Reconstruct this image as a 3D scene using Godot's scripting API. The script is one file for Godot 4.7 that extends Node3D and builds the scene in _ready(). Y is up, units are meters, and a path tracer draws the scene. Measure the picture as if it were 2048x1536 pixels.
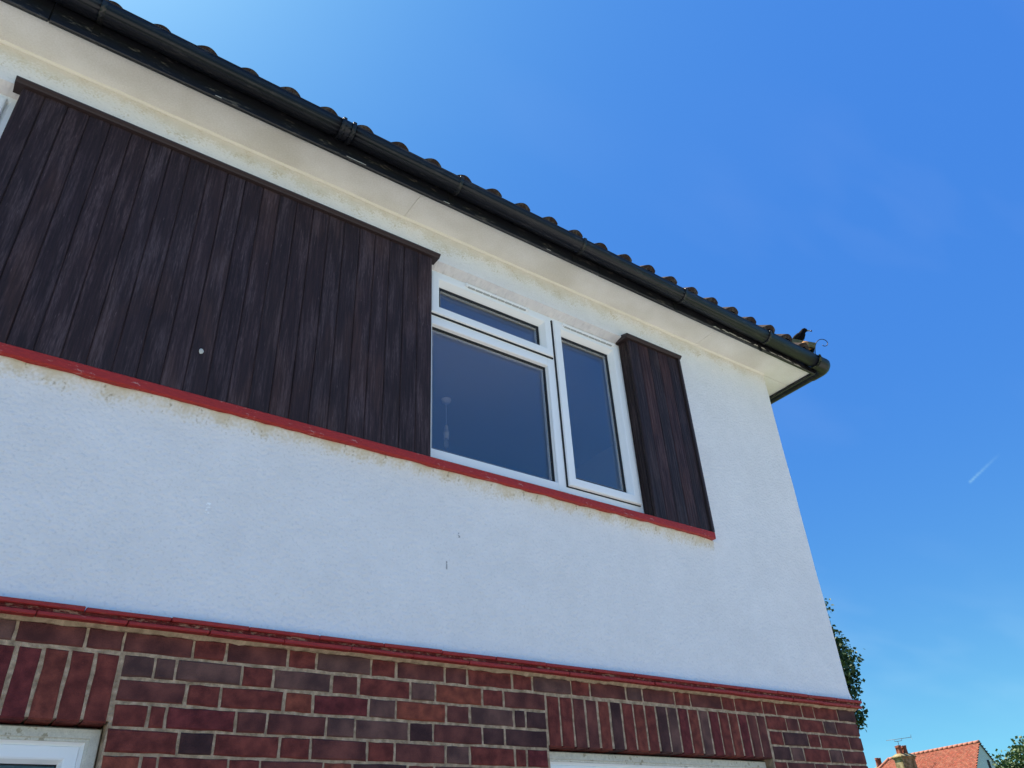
extends Node3D
# Upper corner of a house seen from below: white rough render over red brick, dark boarding, white windows,
# black gutter under a hipped tile roof. y is up, metres. The front wall lies in z = 0 and faces +z.

const EXPOSURE := 2.75
const SUN_AZIMUTH := -28.0     # degrees from -z towards +x
const SUN_HEIGHT := 61.0
const RIGHT_END := 4.608       # right-hand corner of the rendered wall
const LEFT_END := -4.5
const SOFFIT_Y := 4.825
const EAVES_Y := 4.945
const PITCH := 0.62            # rise per metre of the main roof

var rng := RandomNumberGenerator.new()
var mats := {}
var house: Node3D
var taken := {}
var brick_meshes := {}

func _ready() -> void:
	rng.seed = 20240611
	make_camera()
	make_sky()
	make_sun()
	make_materials()
	make_ground()
	house = thing("house", "white rendered house over red brick, with dark boarding and a black gutter", "house", Vector3.ZERO)
	make_shell()
	make_rendered_wall()
	make_brickwork()
	make_string_course()
	make_sills()
	make_boarding()
	make_windows()
	make_eaves()
	make_flakes()
	make_gutter()
	make_roof()
	make_room()
	make_bird()
	make_far_house()
	make_trees()

# ------------------------------------------------------------------ camera, sky, sun

func make_camera() -> void:
	var cam := Camera3D.new()
	cam.name = "camera"
	cam.fov = 52.504
	cam.near = 0.05
	cam.far = 4000.0
	cam.basis = Basis(Vector3(0.814357, -0.050847, 0.578132), Vector3(-0.278576, 0.839647, 0.46625), Vector3(-0.509134, -0.540748, 0.669608))
	cam.position = Vector3(0, 1.62, 2.865)
	add_child(cam)
	cam.current = true

func direction(azimuth: float, height: float) -> Vector3:
	var a := deg_to_rad(azimuth)
	var h := deg_to_rad(height)
	return Vector3(sin(a) * cos(h), sin(h), -cos(a) * cos(h))

func make_sky() -> void:
	var w := 2048
	var h := 1024
	var data := PackedFloat32Array()
	data.resize(w * h * 4)
	var wisp := FastNoiseLite.new()
	wisp.seed = 5
	wisp.noise_type = FastNoiseLite.TYPE_SIMPLEX_SMOOTH
	wisp.frequency = 1.0
	wisp.fractal_octaves = 5
	var s := direction(SUN_AZIMUTH, SUN_HEIGHT)
	var ca := PackedFloat32Array()
	var sa := PackedFloat32Array()
	for x in w:
		var az := (x + 0.5) / w * TAU
		ca.append(-cos(az))
		sa.append(sin(az))
	var trail_a := direction(69.2, 20.3)
	var trail_b := direction(71.6, 21.55)
	var at := 0
	for y in h:
		var el := (0.5 - (y + 0.5) / h) * PI
		var deg := rad_to_deg(el)
		var cy := cos(el)
		var sy := sin(el)
		var hz := exp(-maxf(deg, 0.0) / 9.0)
		var up := maxf(deg, 0.0) / 90.0
		var br := 0.050 + hz * 0.31 + 0.010 * up
		var bg := 0.228 + hz * 0.78
		var bb := 0.770 + hz * 0.32
		if deg < 0.0:
			var k := clampf(1.0 + deg / 12.0, 0.35, 1.0)
			br *= k
			bg *= k
			bb *= k
		for x in w:
			var dx := sa[x] * cy
			var dz := ca[x] * cy
			var r := br
			var g := bg
			var b := bb
			if deg > -2.0:
				var c := dx * s.x + sy * s.y + dz * s.z
				var gam := rad_to_deg(acos(clampf(c, -1.0, 1.0)))
				var glow := exp(-gam / 13.0)
				var near_sun := exp(-gam / 7.0)
				r += 0.46 * glow + 0.9 * near_sun
				g += 1.30 * glow
				b += 0.62 * glow + 0.5 * near_sun
				if deg > 3.0:
					var q := 1.0 / (sy + 0.12)
					var n := wisp.get_noise_3d(dx * q * 0.9 + 3.1, dz * q * 2.6, 0.0)
					var m := wisp.get_noise_3d(dx * q * 0.45, dz * q * 0.5, 9.0)
					var cl := clampf((n + 0.05) * 1.5, 0.0, 1.0) * clampf(m * 1.8 + 0.25, 0.0, 1.0) * 0.12
					r += cl * 0.55
					g += cl * 0.5
					b += cl * 0.3
			data[at] = r / EXPOSURE
			data[at + 1] = g / EXPOSURE
			data[at + 2] = b / EXPOSURE
			data[at + 3] = 1.0
			at += 4
	var im := Image.create_from_data(w, h, false, Image.FORMAT_RGBAF, data.to_byte_array())
	im.resize(4096, 2048, Image.INTERPOLATE_BILINEAR)
	# an aeroplane's short vapour trail
	for i in 90:
		var t := i / 89.0
		var d := trail_a.lerp(trail_b, t).normalized()
		var px := int(fposmod(atan2(d.x, -d.z) / TAU, 1.0) * 4096)
		var py := int(acos(d.y) / PI * 2048)
		var c := im.get_pixel(px, py)
		var add := 0.022 * (1.0 - t)
		im.set_pixel(px, py, Color(c.r + add, c.g + add * 1.4, c.b + add * 0.5))
	var sky_mat := PanoramaSkyMaterial.new()
	sky_mat.panorama = ImageTexture.create_from_image(im)
	var sky := Sky.new()
	sky.sky_material = sky_mat
	var env := Environment.new()
	env.background_mode = Environment.BG_SKY
	env.sky = sky
	env.tonemap_mode = Environment.TONE_MAPPER_LINEAR
	env.tonemap_exposure = EXPOSURE
	env.sdfgi_enabled = true
	env.ssao_enabled = true
	env.ssil_enabled = true
	var we := WorldEnvironment.new()
	we.name = "world_environment"
	we.environment = env
	add_child(we)

func make_sun() -> void:
	var sun := DirectionalLight3D.new()
	sun.name = "sun"
	sun.light_energy = 1.5
	sun.light_color = Color(1.0, 0.965, 0.905)
	sun.light_angular_distance = 0.5
	sun.shadow_enabled = true
	add_child(sun)
	sun.look_at_from_position(Vector3.ZERO, -direction(SUN_AZIMUTH, SUN_HEIGHT), Vector3.UP)

# ------------------------------------------------------------------ nodes

func numbered(called: String) -> String:
	if not taken.has(called):
		taken[called] = 0
		return called
	taken[called] += 1
	return "%s_%03d" % [called, taken[called]]

func thing(called: String, label: String, category: String, at: Vector3, group := "") -> Node3D:
	var o := Node3D.new()
	o.name = numbered(called)
	add_child(o)
	o.position = at
	tag(o, label, category, group)
	return o

func tag(o: Node3D, label: String, category: String, group := "") -> void:
	o.set_meta("label", label)
	o.set_meta("category", category)
	if group != "":
		o.set_meta("group", group)

func part(called: String, st: SurfaceTool, m: Material, parent: Node3D, at := Vector3.ZERO) -> MeshInstance3D:
	st.generate_normals()
	return put(called, st.commit(), m, parent, at)

func put(called: String, mesh: Mesh, m: Material, parent: Node3D, at := Vector3.ZERO) -> MeshInstance3D:
	var o := MeshInstance3D.new()
	o.name = called if parent != self else numbered(called)
	if parent != self:
		var n := 0
		while parent.has_node(NodePath(o.name)):
			n += 1
			o.name = "%s_%03d" % [called, n]
	o.mesh = mesh
	o.material_override = m
	o.position = at
	parent.add_child(o, true)
	return o

# like put(), for the many bricks and tiles: counts the repeats itself
func piece(called: String, mesh: Mesh, m: Material, parent: Node3D, at := Vector3.ZERO) -> MeshInstance3D:
	var key := str(parent.get_instance_id()) + called
	var n: int = taken.get(key, 0)
	taken[key] = n + 1
	var o := MeshInstance3D.new()
	o.name = called if n == 0 else "%s_%03d" % [called, n]
	o.mesh = mesh
	o.material_override = m
	o.position = at
	parent.add_child(o, true)
	return o

# ------------------------------------------------------------------ mesh helpers

func begin(smooth := false) -> SurfaceTool:
	var st := SurfaceTool.new()
	st.begin(Mesh.PRIMITIVE_TRIANGLES)
	st.set_smooth_group(0 if smooth else -1)
	return st

# corners counter-clockwise as seen from the front
func quad(st: SurfaceTool, a: Vector3, b: Vector3, c: Vector3, d: Vector3) -> void:
	tri(st, a, b, c)
	tri(st, a, c, d)

func tri(st: SurfaceTool, a: Vector3, b: Vector3, c: Vector3) -> void:
	st.add_vertex(a)
	st.add_vertex(c)
	st.add_vertex(b)

func uquad(st: SurfaceTool, p: Array, uv: Array) -> void:
	for i in [0, 2, 1, 0, 3, 2]:
		st.set_uv(uv[i])
		st.add_vertex(p[i])

# box with chamfered edges; jit moves each corner a little
func cbox(st: SurfaceTool, lo: Vector3, hi: Vector3, ch := 0.0, jit := 0.0, xf := Transform3D.IDENTITY) -> void:
	var v := {}
	for sx in [0, 1]:
		for sy in [0, 1]:
			for sz in [0, 1]:
				var c := Vector3(hi.x if sx else lo.x, hi.y if sy else lo.y, hi.z if sz else lo.z)
				if jit > 0.0:
					c += Vector3(rng.randf_range(-jit, jit), rng.randf_range(-jit, jit), rng.randf_range(-jit, jit) * 0.5)
				var ix := ch * (-1.0 if sx else 1.0)
				var iy := ch * (-1.0 if sy else 1.0)
				var iz := ch * (-1.0 if sz else 1.0)
				var k: int = sx * 4 + sy * 2 + sz
				v[k * 3] = xf * (c + Vector3(0, iy, iz))
				v[k * 3 + 1] = xf * (c + Vector3(ix, 0, iz))
				v[k * 3 + 2] = xf * (c + Vector3(ix, iy, 0))
	var face := func(i: int, j: int, k: int, l: int, ax: int) -> void:
		quad(st, v[i * 3 + ax], v[j * 3 + ax], v[k * 3 + ax], v[l * 3 + ax])
	# corner index: x*4 + y*2 + z
	face.call(4 + 1, 4, 4 + 2, 4 + 3, 0)
	face.call(0, 1, 3, 2, 0)
	face.call(2 + 1, 4 + 3, 4 + 2, 2, 1)
	face.call(0, 4, 5, 1, 1)
	face.call(1, 5, 7, 3, 2)
	face.call(4, 0, 2, 6, 2)
	if ch <= 0.0:
		return
	var edge := func(i: int, j: int, a1: int, a2: int) -> void:
		quad(st, v[i * 3 + a1], v[j * 3 + a1], v[j * 3 + a2], v[i * 3 + a2])
	# edges along z
	edge.call(4 + 2, 4 + 3, 1, 0)
	edge.call(2 + 1, 2, 1, 0)
	edge.call(4 + 1, 4, 1, 0)
	edge.call(0, 1, 1, 0)
	# edges along y
	edge.call(7, 5, 2, 0)
	edge.call(4, 6, 2, 0)
	edge.call(1, 3, 2, 0)
	edge.call(2, 0, 2, 0)
	# edges along x
	edge.call(3, 7, 2, 1)
	edge.call(5, 1, 2, 1)
	edge.call(6, 2, 2, 1)
	edge.call(0, 4, 2, 1)
	for k in 8:
		var a: Vector3 = v[k * 3]
		var b: Vector3 = v[k * 3 + 1]
		var c: Vector3 = v[k * 3 + 2]
		var odd := ((k >> 2) & 1) ^ ((k >> 1) & 1) ^ (k & 1)
		if odd == 1:
			tri(st, a, b, c)
		else:
			tri(st, a, c, b)

# a rectangular frame in the plane of the wall, its section given as (inset, z) from the back outside to the back inside
func ring(st: SurfaceTool, x0: float, x1: float, y0: float, y1: float, prof: Array) -> void:
	for k in prof.size() - 1:
		var a: Vector2 = prof[k]
		var b: Vector2 = prof[k + 1]
		var o := [Vector3(x0 + a.x, y0 + a.x, a.y), Vector3(x1 - a.x, y0 + a.x, a.y), Vector3(x1 - a.x, y1 - a.x, a.y), Vector3(x0 + a.x, y1 - a.x, a.y)]
		var i := [Vector3(x0 + b.x, y0 + b.x, b.y), Vector3(x1 - b.x, y0 + b.x, b.y), Vector3(x1 - b.x, y1 - b.x, b.y), Vector3(x0 + b.x, y1 - b.x, b.y)]
		for s in 4:
			quad(st, o[s], o[(s + 1) % 4], i[(s + 1) % 4], i[s])

# sweeps a section (x, y in the plane across +x axis: z, y) along x
func extrude_x(st: SurfaceTool, prof: PackedVector2Array, x0: float, x1: float, fall := 0.0, capped := true) -> void:
	var n := prof.size()
	for k in n:
		var a := prof[k]
		var b := prof[(k + 1) % n]
		quad(st, Vector3(x0, a.y - fall * x0, a.x), Vector3(x1, a.y - fall * x1, a.x), Vector3(x1, b.y - fall * x1, b.x), Vector3(x0, b.y - fall * x0, b.x))
	if capped:
		var t := Geometry2D.triangulate_polygon(prof)
		for k in range(0, t.size(), 3):
			var p := [prof[t[k]], prof[t[k + 1]], prof[t[k + 2]]]
			for e in [x0, x1]:
				var q := []
				for c in p:
					q.append(Vector3(e, c.y - fall * e, c.x))
				if ((p[1] - p[0]).cross(p[2] - p[0]) > 0.0) == (e == x0):
					tri(st, q[0], q[1], q[2])
				else:
					tri(st, q[0], q[2], q[1])

# round tube through points with a radius for each; closed ends
func tube(st: SurfaceTool, pts: Array, radii: Array, sides := 8, squash := 1.0) -> void:
	var rings := []
	var ref := Vector3(0.31, 0.2, 0.93).normalized()
	for i in pts.size():
		var d: Vector3 = (pts[mini(i + 1, pts.size() - 1)] - pts[maxi(i - 1, 0)]).normalized()
		var u := d.cross(ref).normalized()
		var w := u.cross(d).normalized()
		ref = w
		var rr := []
		for s in sides:
			var a := TAU * s / sides
			rr.append(pts[i] + (u * cos(a) + w * sin(a) * squash) * radii[i])
		rings.append(rr)
	for i in pts.size() - 1:
		for s in sides:
			var s2 := (s + 1) % sides
			quad(st, rings[i][s], rings[i + 1][s], rings[i + 1][s2], rings[i][s2])
	for s in sides:
		var s2 := (s + 1) % sides
		tri(st, pts[0], rings[0][s], rings[0][s2])
		tri(st, pts[-1], rings[-1][s2], rings[-1][s])

func lathe(st: SurfaceTool, prof: Array, at: Vector3, sides := 16) -> void:
	for k in prof.size() - 1:
		var a: Vector2 = prof[k]
		var b: Vector2 = prof[k + 1]
		for s in sides:
			var p := TAU * s / sides
			var q := TAU * (s + 1) / sides
			var d := Vector3(cos(p), 0, sin(p))
			var e := Vector3(cos(q), 0, sin(q))
			quad(st, at + d * a.x + Vector3.UP * a.y, at + d * b.x + Vector3.UP * b.y, at + e * b.x + Vector3.UP * b.y, at + e * a.x + Vector3.UP * a.y)

# ------------------------------------------------------------------ textures and materials

func noise_bytes(w: int, h: int, freq: float, octaves: int, seed_: int, seamless := true, kind := FastNoiseLite.TYPE_SIMPLEX_SMOOTH) -> PackedByteArray:
	var n := FastNoiseLite.new()
	n.seed = seed_
	n.noise_type = kind
	n.frequency = freq
	n.fractal_octaves = octaves
	var im := n.get_seamless_image(w, h, false, false, 0.12, true) if seamless else n.get_image(w, h, false, false, true)
	im.convert(Image.FORMAT_L8)
	return im.get_data()

func stretched(src_w: int, src_h: int, w: int, h: int, freq: float, octaves: int, seed_: int) -> PackedByteArray:
	var n := FastNoiseLite.new()
	n.seed = seed_
	n.noise_type = FastNoiseLite.TYPE_SIMPLEX_SMOOTH
	n.frequency = freq
	n.fractal_octaves = octaves
	var im := n.get_seamless_image(src_w, src_h, false, false, 0.12, true)
	im.convert(Image.FORMAT_L8)
	im.resize(w, h, Image.INTERPOLATE_CUBIC)
	return im.get_data()

func to_texture(rgb: PackedByteArray, w: int, h: int) -> ImageTexture:
	return ImageTexture.create_from_image(Image.create_from_data(w, h, false, Image.FORMAT_RGB8, rgb))

func bump_texture(freq: float, octaves: int, seed_: int, strength: float, size := 512) -> NoiseTexture2D:
	var n := FastNoiseLite.new()
	n.seed = seed_
	n.noise_type = FastNoiseLite.TYPE_SIMPLEX_SMOOTH
	n.frequency = freq
	n.fractal_octaves = octaves
	var t := NoiseTexture2D.new()
	t.width = size
	t.height = size
	t.seamless = true
	t.as_normal_map = true
	t.bump_strength = strength
	t.noise = n
	return t

# short pits and dashes of the rough render, laid out for the size of the front wall
func wall_bump() -> ImageTexture:
	var n := FastNoiseLite.new()
	n.seed = 71
	n.noise_type = FastNoiseLite.TYPE_SIMPLEX_SMOOTH
	n.frequency = 0.16
	n.fractal_octaves = 3
	var im := n.get_image(1536, 744, false, false, true)
	im.convert(Image.FORMAT_L8)
	im.resize(2048, 744, Image.INTERPOLATE_CUBIC)
	im.convert(Image.FORMAT_RGBA8)
	im.bump_map_to_normal_map(2.2)
	return ImageTexture.create_from_image(im)

func ss(a: float, b: float, x: float) -> float:
	return smoothstep(a, b, x)

func mat(called: String, c: Color, rough: float, spec := 0.5) -> StandardMaterial3D:
	var m := StandardMaterial3D.new()
	m.resource_name = called
	m.albedo_color = c.linear_to_srgb()
	m.roughness = rough
	m.metallic_specular = spec
	mats[called] = m
	return m

func triplanar(m: StandardMaterial3D, tex: Texture2D, scale: Vector3, offset := Vector3.ZERO) -> void:
	m.albedo_texture = tex
	m.uv1_triplanar = true
	m.uv1_world_triplanar = true
	m.uv1_scale = scale
	m.uv1_offset = offset

func relief(m: StandardMaterial3D, tex: Texture2D, amount: float) -> void:
	m.normal_enabled = true
	m.normal_texture = tex
	m.normal_scale = amount

# mottling that multiplies a colour, with a fine grain
func mottle(w: int, freq: float, octaves: int, seed_: int, lo: Color, hi: Color, contrast := 1.0) -> ImageTexture:
	var n := noise_bytes(w, w, freq, octaves, seed_)
	var f := noise_bytes(w, w, 0.35, 2, seed_ + 50)
	var out := PackedByteArray()
	out.resize(w * w * 3)
	for i in w * w:
		var t := clampf(((n[i] - 127.5) / 127.5 * contrast + (f[i] - 127.5) / 127.5 * 0.6) * 0.5 + 0.5, 0.0, 1.0)
		out[i * 3] = int(lerpf(lo.r, hi.r, t) * 255.0)
		out[i * 3 + 1] = int(lerpf(lo.g, hi.g, t) * 255.0)
		out[i * 3 + 2] = int(lerpf(lo.b, hi.b, t) * 255.0)
	return to_texture(out, w, w)

func make_materials() -> void:
	var m: StandardMaterial3D
	# rough white render with its stains
	m = mat("render_paint", Color(1, 1, 1), 0.92, 0.3)
	m.albedo_texture = render_texture()
	var rn := wall_bump()
	m.normal_enabled = true
	m.normal_texture = rn
	m.normal_scale = 0.55
	m.uv1_scale = Vector3(1, 1, 1)
	m = mat("render_plain", Color(0.74, 0.74, 0.73), 0.92, 0.3)
	triplanar(m, mottle(256, 0.02, 4, 9, Color(0.93, 0.93, 0.92), Color(1, 1, 1)), Vector3.ONE * 1.1)
	relief(m, bump_texture(0.06, 4, 72, 5.0), 0.6)
	# bricks
	var bt := mottle(512, 0.018, 5, 21, Color(0.66, 0.64, 0.66), Color(1, 0.98, 0.95), 1.2)
	var burnt := mottle(512, 0.009, 5, 22, Color(0.66, 0.64, 0.66), Color(1, 0.96, 0.92), 1.4)
	var bn := bump_texture(0.12, 4, 23, 4.0)
	var tones := {
		"R": Color(0.150, 0.038, 0.031), "S": Color(0.170, 0.046, 0.034), "P": Color(0.122, 0.043, 0.038),
		"G": Color(0.112, 0.060, 0.053), "K": Color(0.068, 0.033, 0.033), "O": Color(0.200, 0.055, 0.036), "Q": Color(0.128, 0.028, 0.029)}
	var i := 0
	for k in tones:
		m = mat("brick_" + k, tones[k] * 1.58, 0.88, 0.3)
		triplanar(m, burnt if k in ["P", "G", "K"] else bt, Vector3.ONE * 1.6, Vector3(0.37 * i, 0.21 * i, 0.13 * i))
		relief(m, bn, 0.55)
		i += 1
	m = mat("mortar", Color(0.60, 0.435, 0.30), 0.95, 0.2)
	triplanar(m, mottle(512, 0.03, 5, 31, Color(0.68, 0.67, 0.64), Color(1, 1, 1), 1.2), Vector3.ONE * 1.7)
	relief(m, bump_texture(0.1, 5, 32, 5.0), 0.6)
	# red paint
	m = mat("red_paint", Color(1, 1, 1), 0.55, 0.45)
	triplanar(m, paint_texture(41, Color(0.70, 0.180, 0.145), Color(0.72, 0.55, 0.52), 0.75), Vector3(1.1, 3.0, 3.0))
	relief(m, bump_texture(0.05, 4, 42, 4.0), 0.5)
	m = mat("red_tile", Color(1, 1, 1), 0.6, 0.45)
	triplanar(m, paint_texture(43, Color(0.65, 0.18, 0.17), Color(0.68, 0.46, 0.40), 0.78), Vector3(0.9, 2.5, 2.5))
	relief(m, bump_texture(0.06, 4, 44, 5.0), 0.6)
	m = mat("red_mortar", Color(1, 1, 1), 0.9, 0.2)
	triplanar(m, paint_texture(45, Color(0.46, 0.20, 0.20), Color(0.68, 0.56, 0.48), 0.60), Vector3(1.3, 4.0, 4.0))
	relief(m, bump_texture(0.08, 5, 46, 9.0), 1.0)
	# boarding
	var wood := wood_texture()
	var wn := wood_normal()
	for j in 5:
		m = mat("board_%d" % j, [Color(0.92, 0.89, 0.91), Color(0.88, 0.84, 0.85), Color(0.94, 0.89, 0.90), Color(0.85, 0.80, 0.82), Color(0.90, 0.84, 0.84)][j].srgb_to_linear(), 0.68, 0.4)
		triplanar(m, wood, Vector3(0.42, 0.60, 0.42), Vector3(0.173 * j, 0.27 * j, 0.0))
		relief(m, wn, 0.8)
	m = mat("dark_board", Color(0.60, 0.52, 0.52), 0.62, 0.4)
	triplanar(m, wood, Vector3(0.42, 0.60, 0.42), Vector3(0.20, 0.32, 0.0))
	relief(m, wn, 0.8)
	m = mat("red_board", Color(0.95, 0.66, 0.60), 0.62, 0.4)
	triplanar(m, wood, Vector3(0.42, 0.60, 0.42), Vector3(0.47, 0.11, 0.0))
	relief(m, wn, 0.8)
	m = mat("board_trim", Color(0.040, 0.026, 0.027), 0.6, 0.4)
	# windows
	m = mat("white_plastic", Color(0.92, 0.92, 0.92), 0.32, 0.5)
	m = mat("gasket", Color(0.012, 0.012, 0.014), 0.6, 0.4)
	m = mat("spacer", Color(0.36, 0.36, 0.35), 0.4, 0.5)
	m = mat("slot", Color(0.42, 0.43, 0.42), 0.7, 0.4)
	m = mat("glass", Color(0.92, 0.96, 0.97), 0.0, 0.5)
	m.albedo_color = Color(0.9, 0.95, 0.97, 0.004)
	m.transparency = BaseMaterial3D.TRANSPARENCY_ALPHA
	m = mat("old_frame", Color(1, 1, 1), 0.6, 0.4)
	triplanar(m, paint_texture(47, Color(0.88, 0.86, 0.80), Color(0.60, 0.56, 0.46), 0.71), Vector3(1.2, 1.2, 1.2))
	m = mat("net_curtain", Color(0.7, 0.72, 0.74), 0.9, 0.1)
	# eaves
	m = mat("soffit_board", Color(0.86, 0.845, 0.80), 0.75, 0.3)
	triplanar(m, mottle(512, 0.006, 5, 51, Color(0.89, 0.88, 0.85), Color(1, 1, 1), 1.3), Vector3.ONE * 0.55)
	m = mat("caulk", Color(0.80, 0.78, 0.70), 0.7, 0.4)
	m = mat("fascia_paint", Color(1, 1, 1), 0.42, 0.5)
	triplanar(m, paint_texture(52, Color(0.10, 0.105, 0.128), Color(0.36, 0.34, 0.31), 0.72), Vector3(0.7, 2.2, 2.2))
	relief(m, bump_texture(0.03, 4, 53, 3.0), 0.4)
	m = mat("gutter_plastic", Color(1, 1, 1), 0.40, 0.40)
	triplanar(m, paint_texture(54, Color(0.100, 0.108, 0.138), Color(0.25, 0.24, 0.24), 0.68), Vector3(0.5, 2.0, 2.0))
	m = mat("flake", Color(0.55, 0.53, 0.48), 0.9, 0.2)
	m = mat("gutter_bracket", Color(0.010, 0.010, 0.011), 0.4, 0.5)
	m = mat("moss", Color(1, 1, 1), 0.9, 0.2)
	triplanar(m, paint_texture(55, Color(0.145, 0.15, 0.15), Color(0.40, 0.42, 0.30), 0.58), Vector3(3, 3, 3))
	m = mat("roof_tile", Color(1, 1, 1), 0.9, 0.25)
	triplanar(m, paint_texture(56, Color(0.245, 0.192, 0.172), Color(0.37, 0.35, 0.31), 0.62), Vector3(1.4, 1.4, 1.4))
	relief(m, bump_texture(0.08, 4, 57, 6.0), 0.7)
	m = mat("hip_mortar", Color(1, 1, 1), 0.95, 0.2)
	triplanar(m, paint_texture(58, Color(0.74, 0.55, 0.38), Color(0.55, 0.48, 0.36), 0.60), Vector3(4, 4, 4))
	relief(m, bump_texture(0.08, 4, 59, 9.0), 0.9)
	m = mat("hip_end", Color(1, 1, 1), 0.95, 0.2)
	triplanar(m, paint_texture(63, Color(0.50, 0.47, 0.38), Color(0.34, 0.35, 0.24), 0.52), Vector3(5, 5, 5))
	m = mat("iron", Color(0.012, 0.012, 0.02), 0.5, 0.5)
	m = mat("room_paint", Color(0.50, 0.50, 0.48), 0.9, 0.3)
	m = mat("lamp_plastic", Color(0.85, 0.85, 0.84), 0.4, 0.5)
	m = mat("bulb_glass", Color(0.9, 0.92, 0.93), 0.02, 0.5)
	m.albedo_color = Color(0.9, 0.92, 0.93, 0.25)
	m.transparency = BaseMaterial3D.TRANSPARENCY_ALPHA
	# far things
	m = mat("far_tile", Color(1, 1, 1), 0.85, 0.3)
	m.vertex_color_use_as_albedo = true
	m = mat("far_ridge", Color(0.34, 0.14, 0.095), 0.85, 0.3)
	m = mat("far_wall", Color(0.66, 0.66, 0.65), 0.9, 0.3)
	m = mat("far_trim", Color(0.05, 0.04, 0.04), 0.7, 0.3)
	m = mat("chimney_render", Color(0.42, 0.35, 0.21), 0.95, 0.2)
	triplanar(m, mottle(256, 0.02, 5, 61, Color(0.62, 0.60, 0.54), Color(1, 1, 1), 1.5), Vector3.ONE * 0.5)
	m = mat("chimney_pot", Color(0.26, 0.085, 0.05), 0.85, 0.3)
	m = mat("aerial_metal", Color(0.16, 0.17, 0.18), 0.5, 0.5)
	m = mat("bark", Color(0.10, 0.075, 0.05), 0.95, 0.2)
	m = mat("leaf_dark", Color(1, 1, 1), 0.55, 0.4)
	m.vertex_color_use_as_albedo = true
	m.backlight_enabled = true
	m.backlight = Color(0.35, 0.45, 0.15)
	m.cull_mode = BaseMaterial3D.CULL_DISABLED
	# ground
	m = mat("grass", Color(0.09, 0.12, 0.04), 0.95, 0.2)
	m = mat("paving", Color(0.44, 0.425, 0.40), 0.9, 0.3)
	triplanar(m, mottle(256, 0.02, 5, 62, Color(0.8, 0.8, 0.8), Color(1, 1, 1), 1.2), Vector3.ONE * 0.3)
	# bird
	m = mat("feather", Color(0.005, 0.005, 0.006), 0.7, 0.12)
	m = mat("wing_feather", Color(0.011, 0.010, 0.010), 0.75, 0.15)
	m = mat("beak", Color(0.30, 0.24, 0.10), 0.5, 0.4)
	m = mat("berry", Color(0.03, 0.012, 0.02), 0.4, 0.5)

# paint (or dirt-free surface) with chips or dirt of another colour where a broken noise passes a threshold
func paint_texture(seed_: int, base: Color, chip: Color, threshold: float) -> ImageTexture:
	var w := 512
	var big := noise_bytes(w, w, 0.012, 3, seed_)
	var mid := noise_bytes(w, w, 0.05, 5, seed_ + 1)
	var fine := noise_bytes(w, w, 0.25, 2, seed_ + 2)
	var out := PackedByteArray()
	out.resize(w * w * 3)
	for i in w * w:
		var b := big[i] / 255.0
		var k := mid[i] / 255.0
		var f := fine[i] / 255.0
		var t := ss(threshold - 0.03, threshold + 0.05, b * 0.42 + k * 0.48 + f * 0.16)
		var shade := 0.86 + 0.22 * k * 0.6 + 0.12 * (f - 0.5)
		var c := base * shade
		c = c.lerp(chip, t * 0.85)
		out[i * 3] = int(clampf(c.r, 0, 1) * 255.0)
		out[i * 3 + 1] = int(clampf(c.g, 0, 1) * 255.0)
		out[i * 3 + 2] = int(clampf(c.b, 0, 1) * 255.0)
	return to_texture(out, w, w)

const RX0 := -2.2
const RW := 6.9
const RY0 := 2.40
const RH := 2.50

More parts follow.
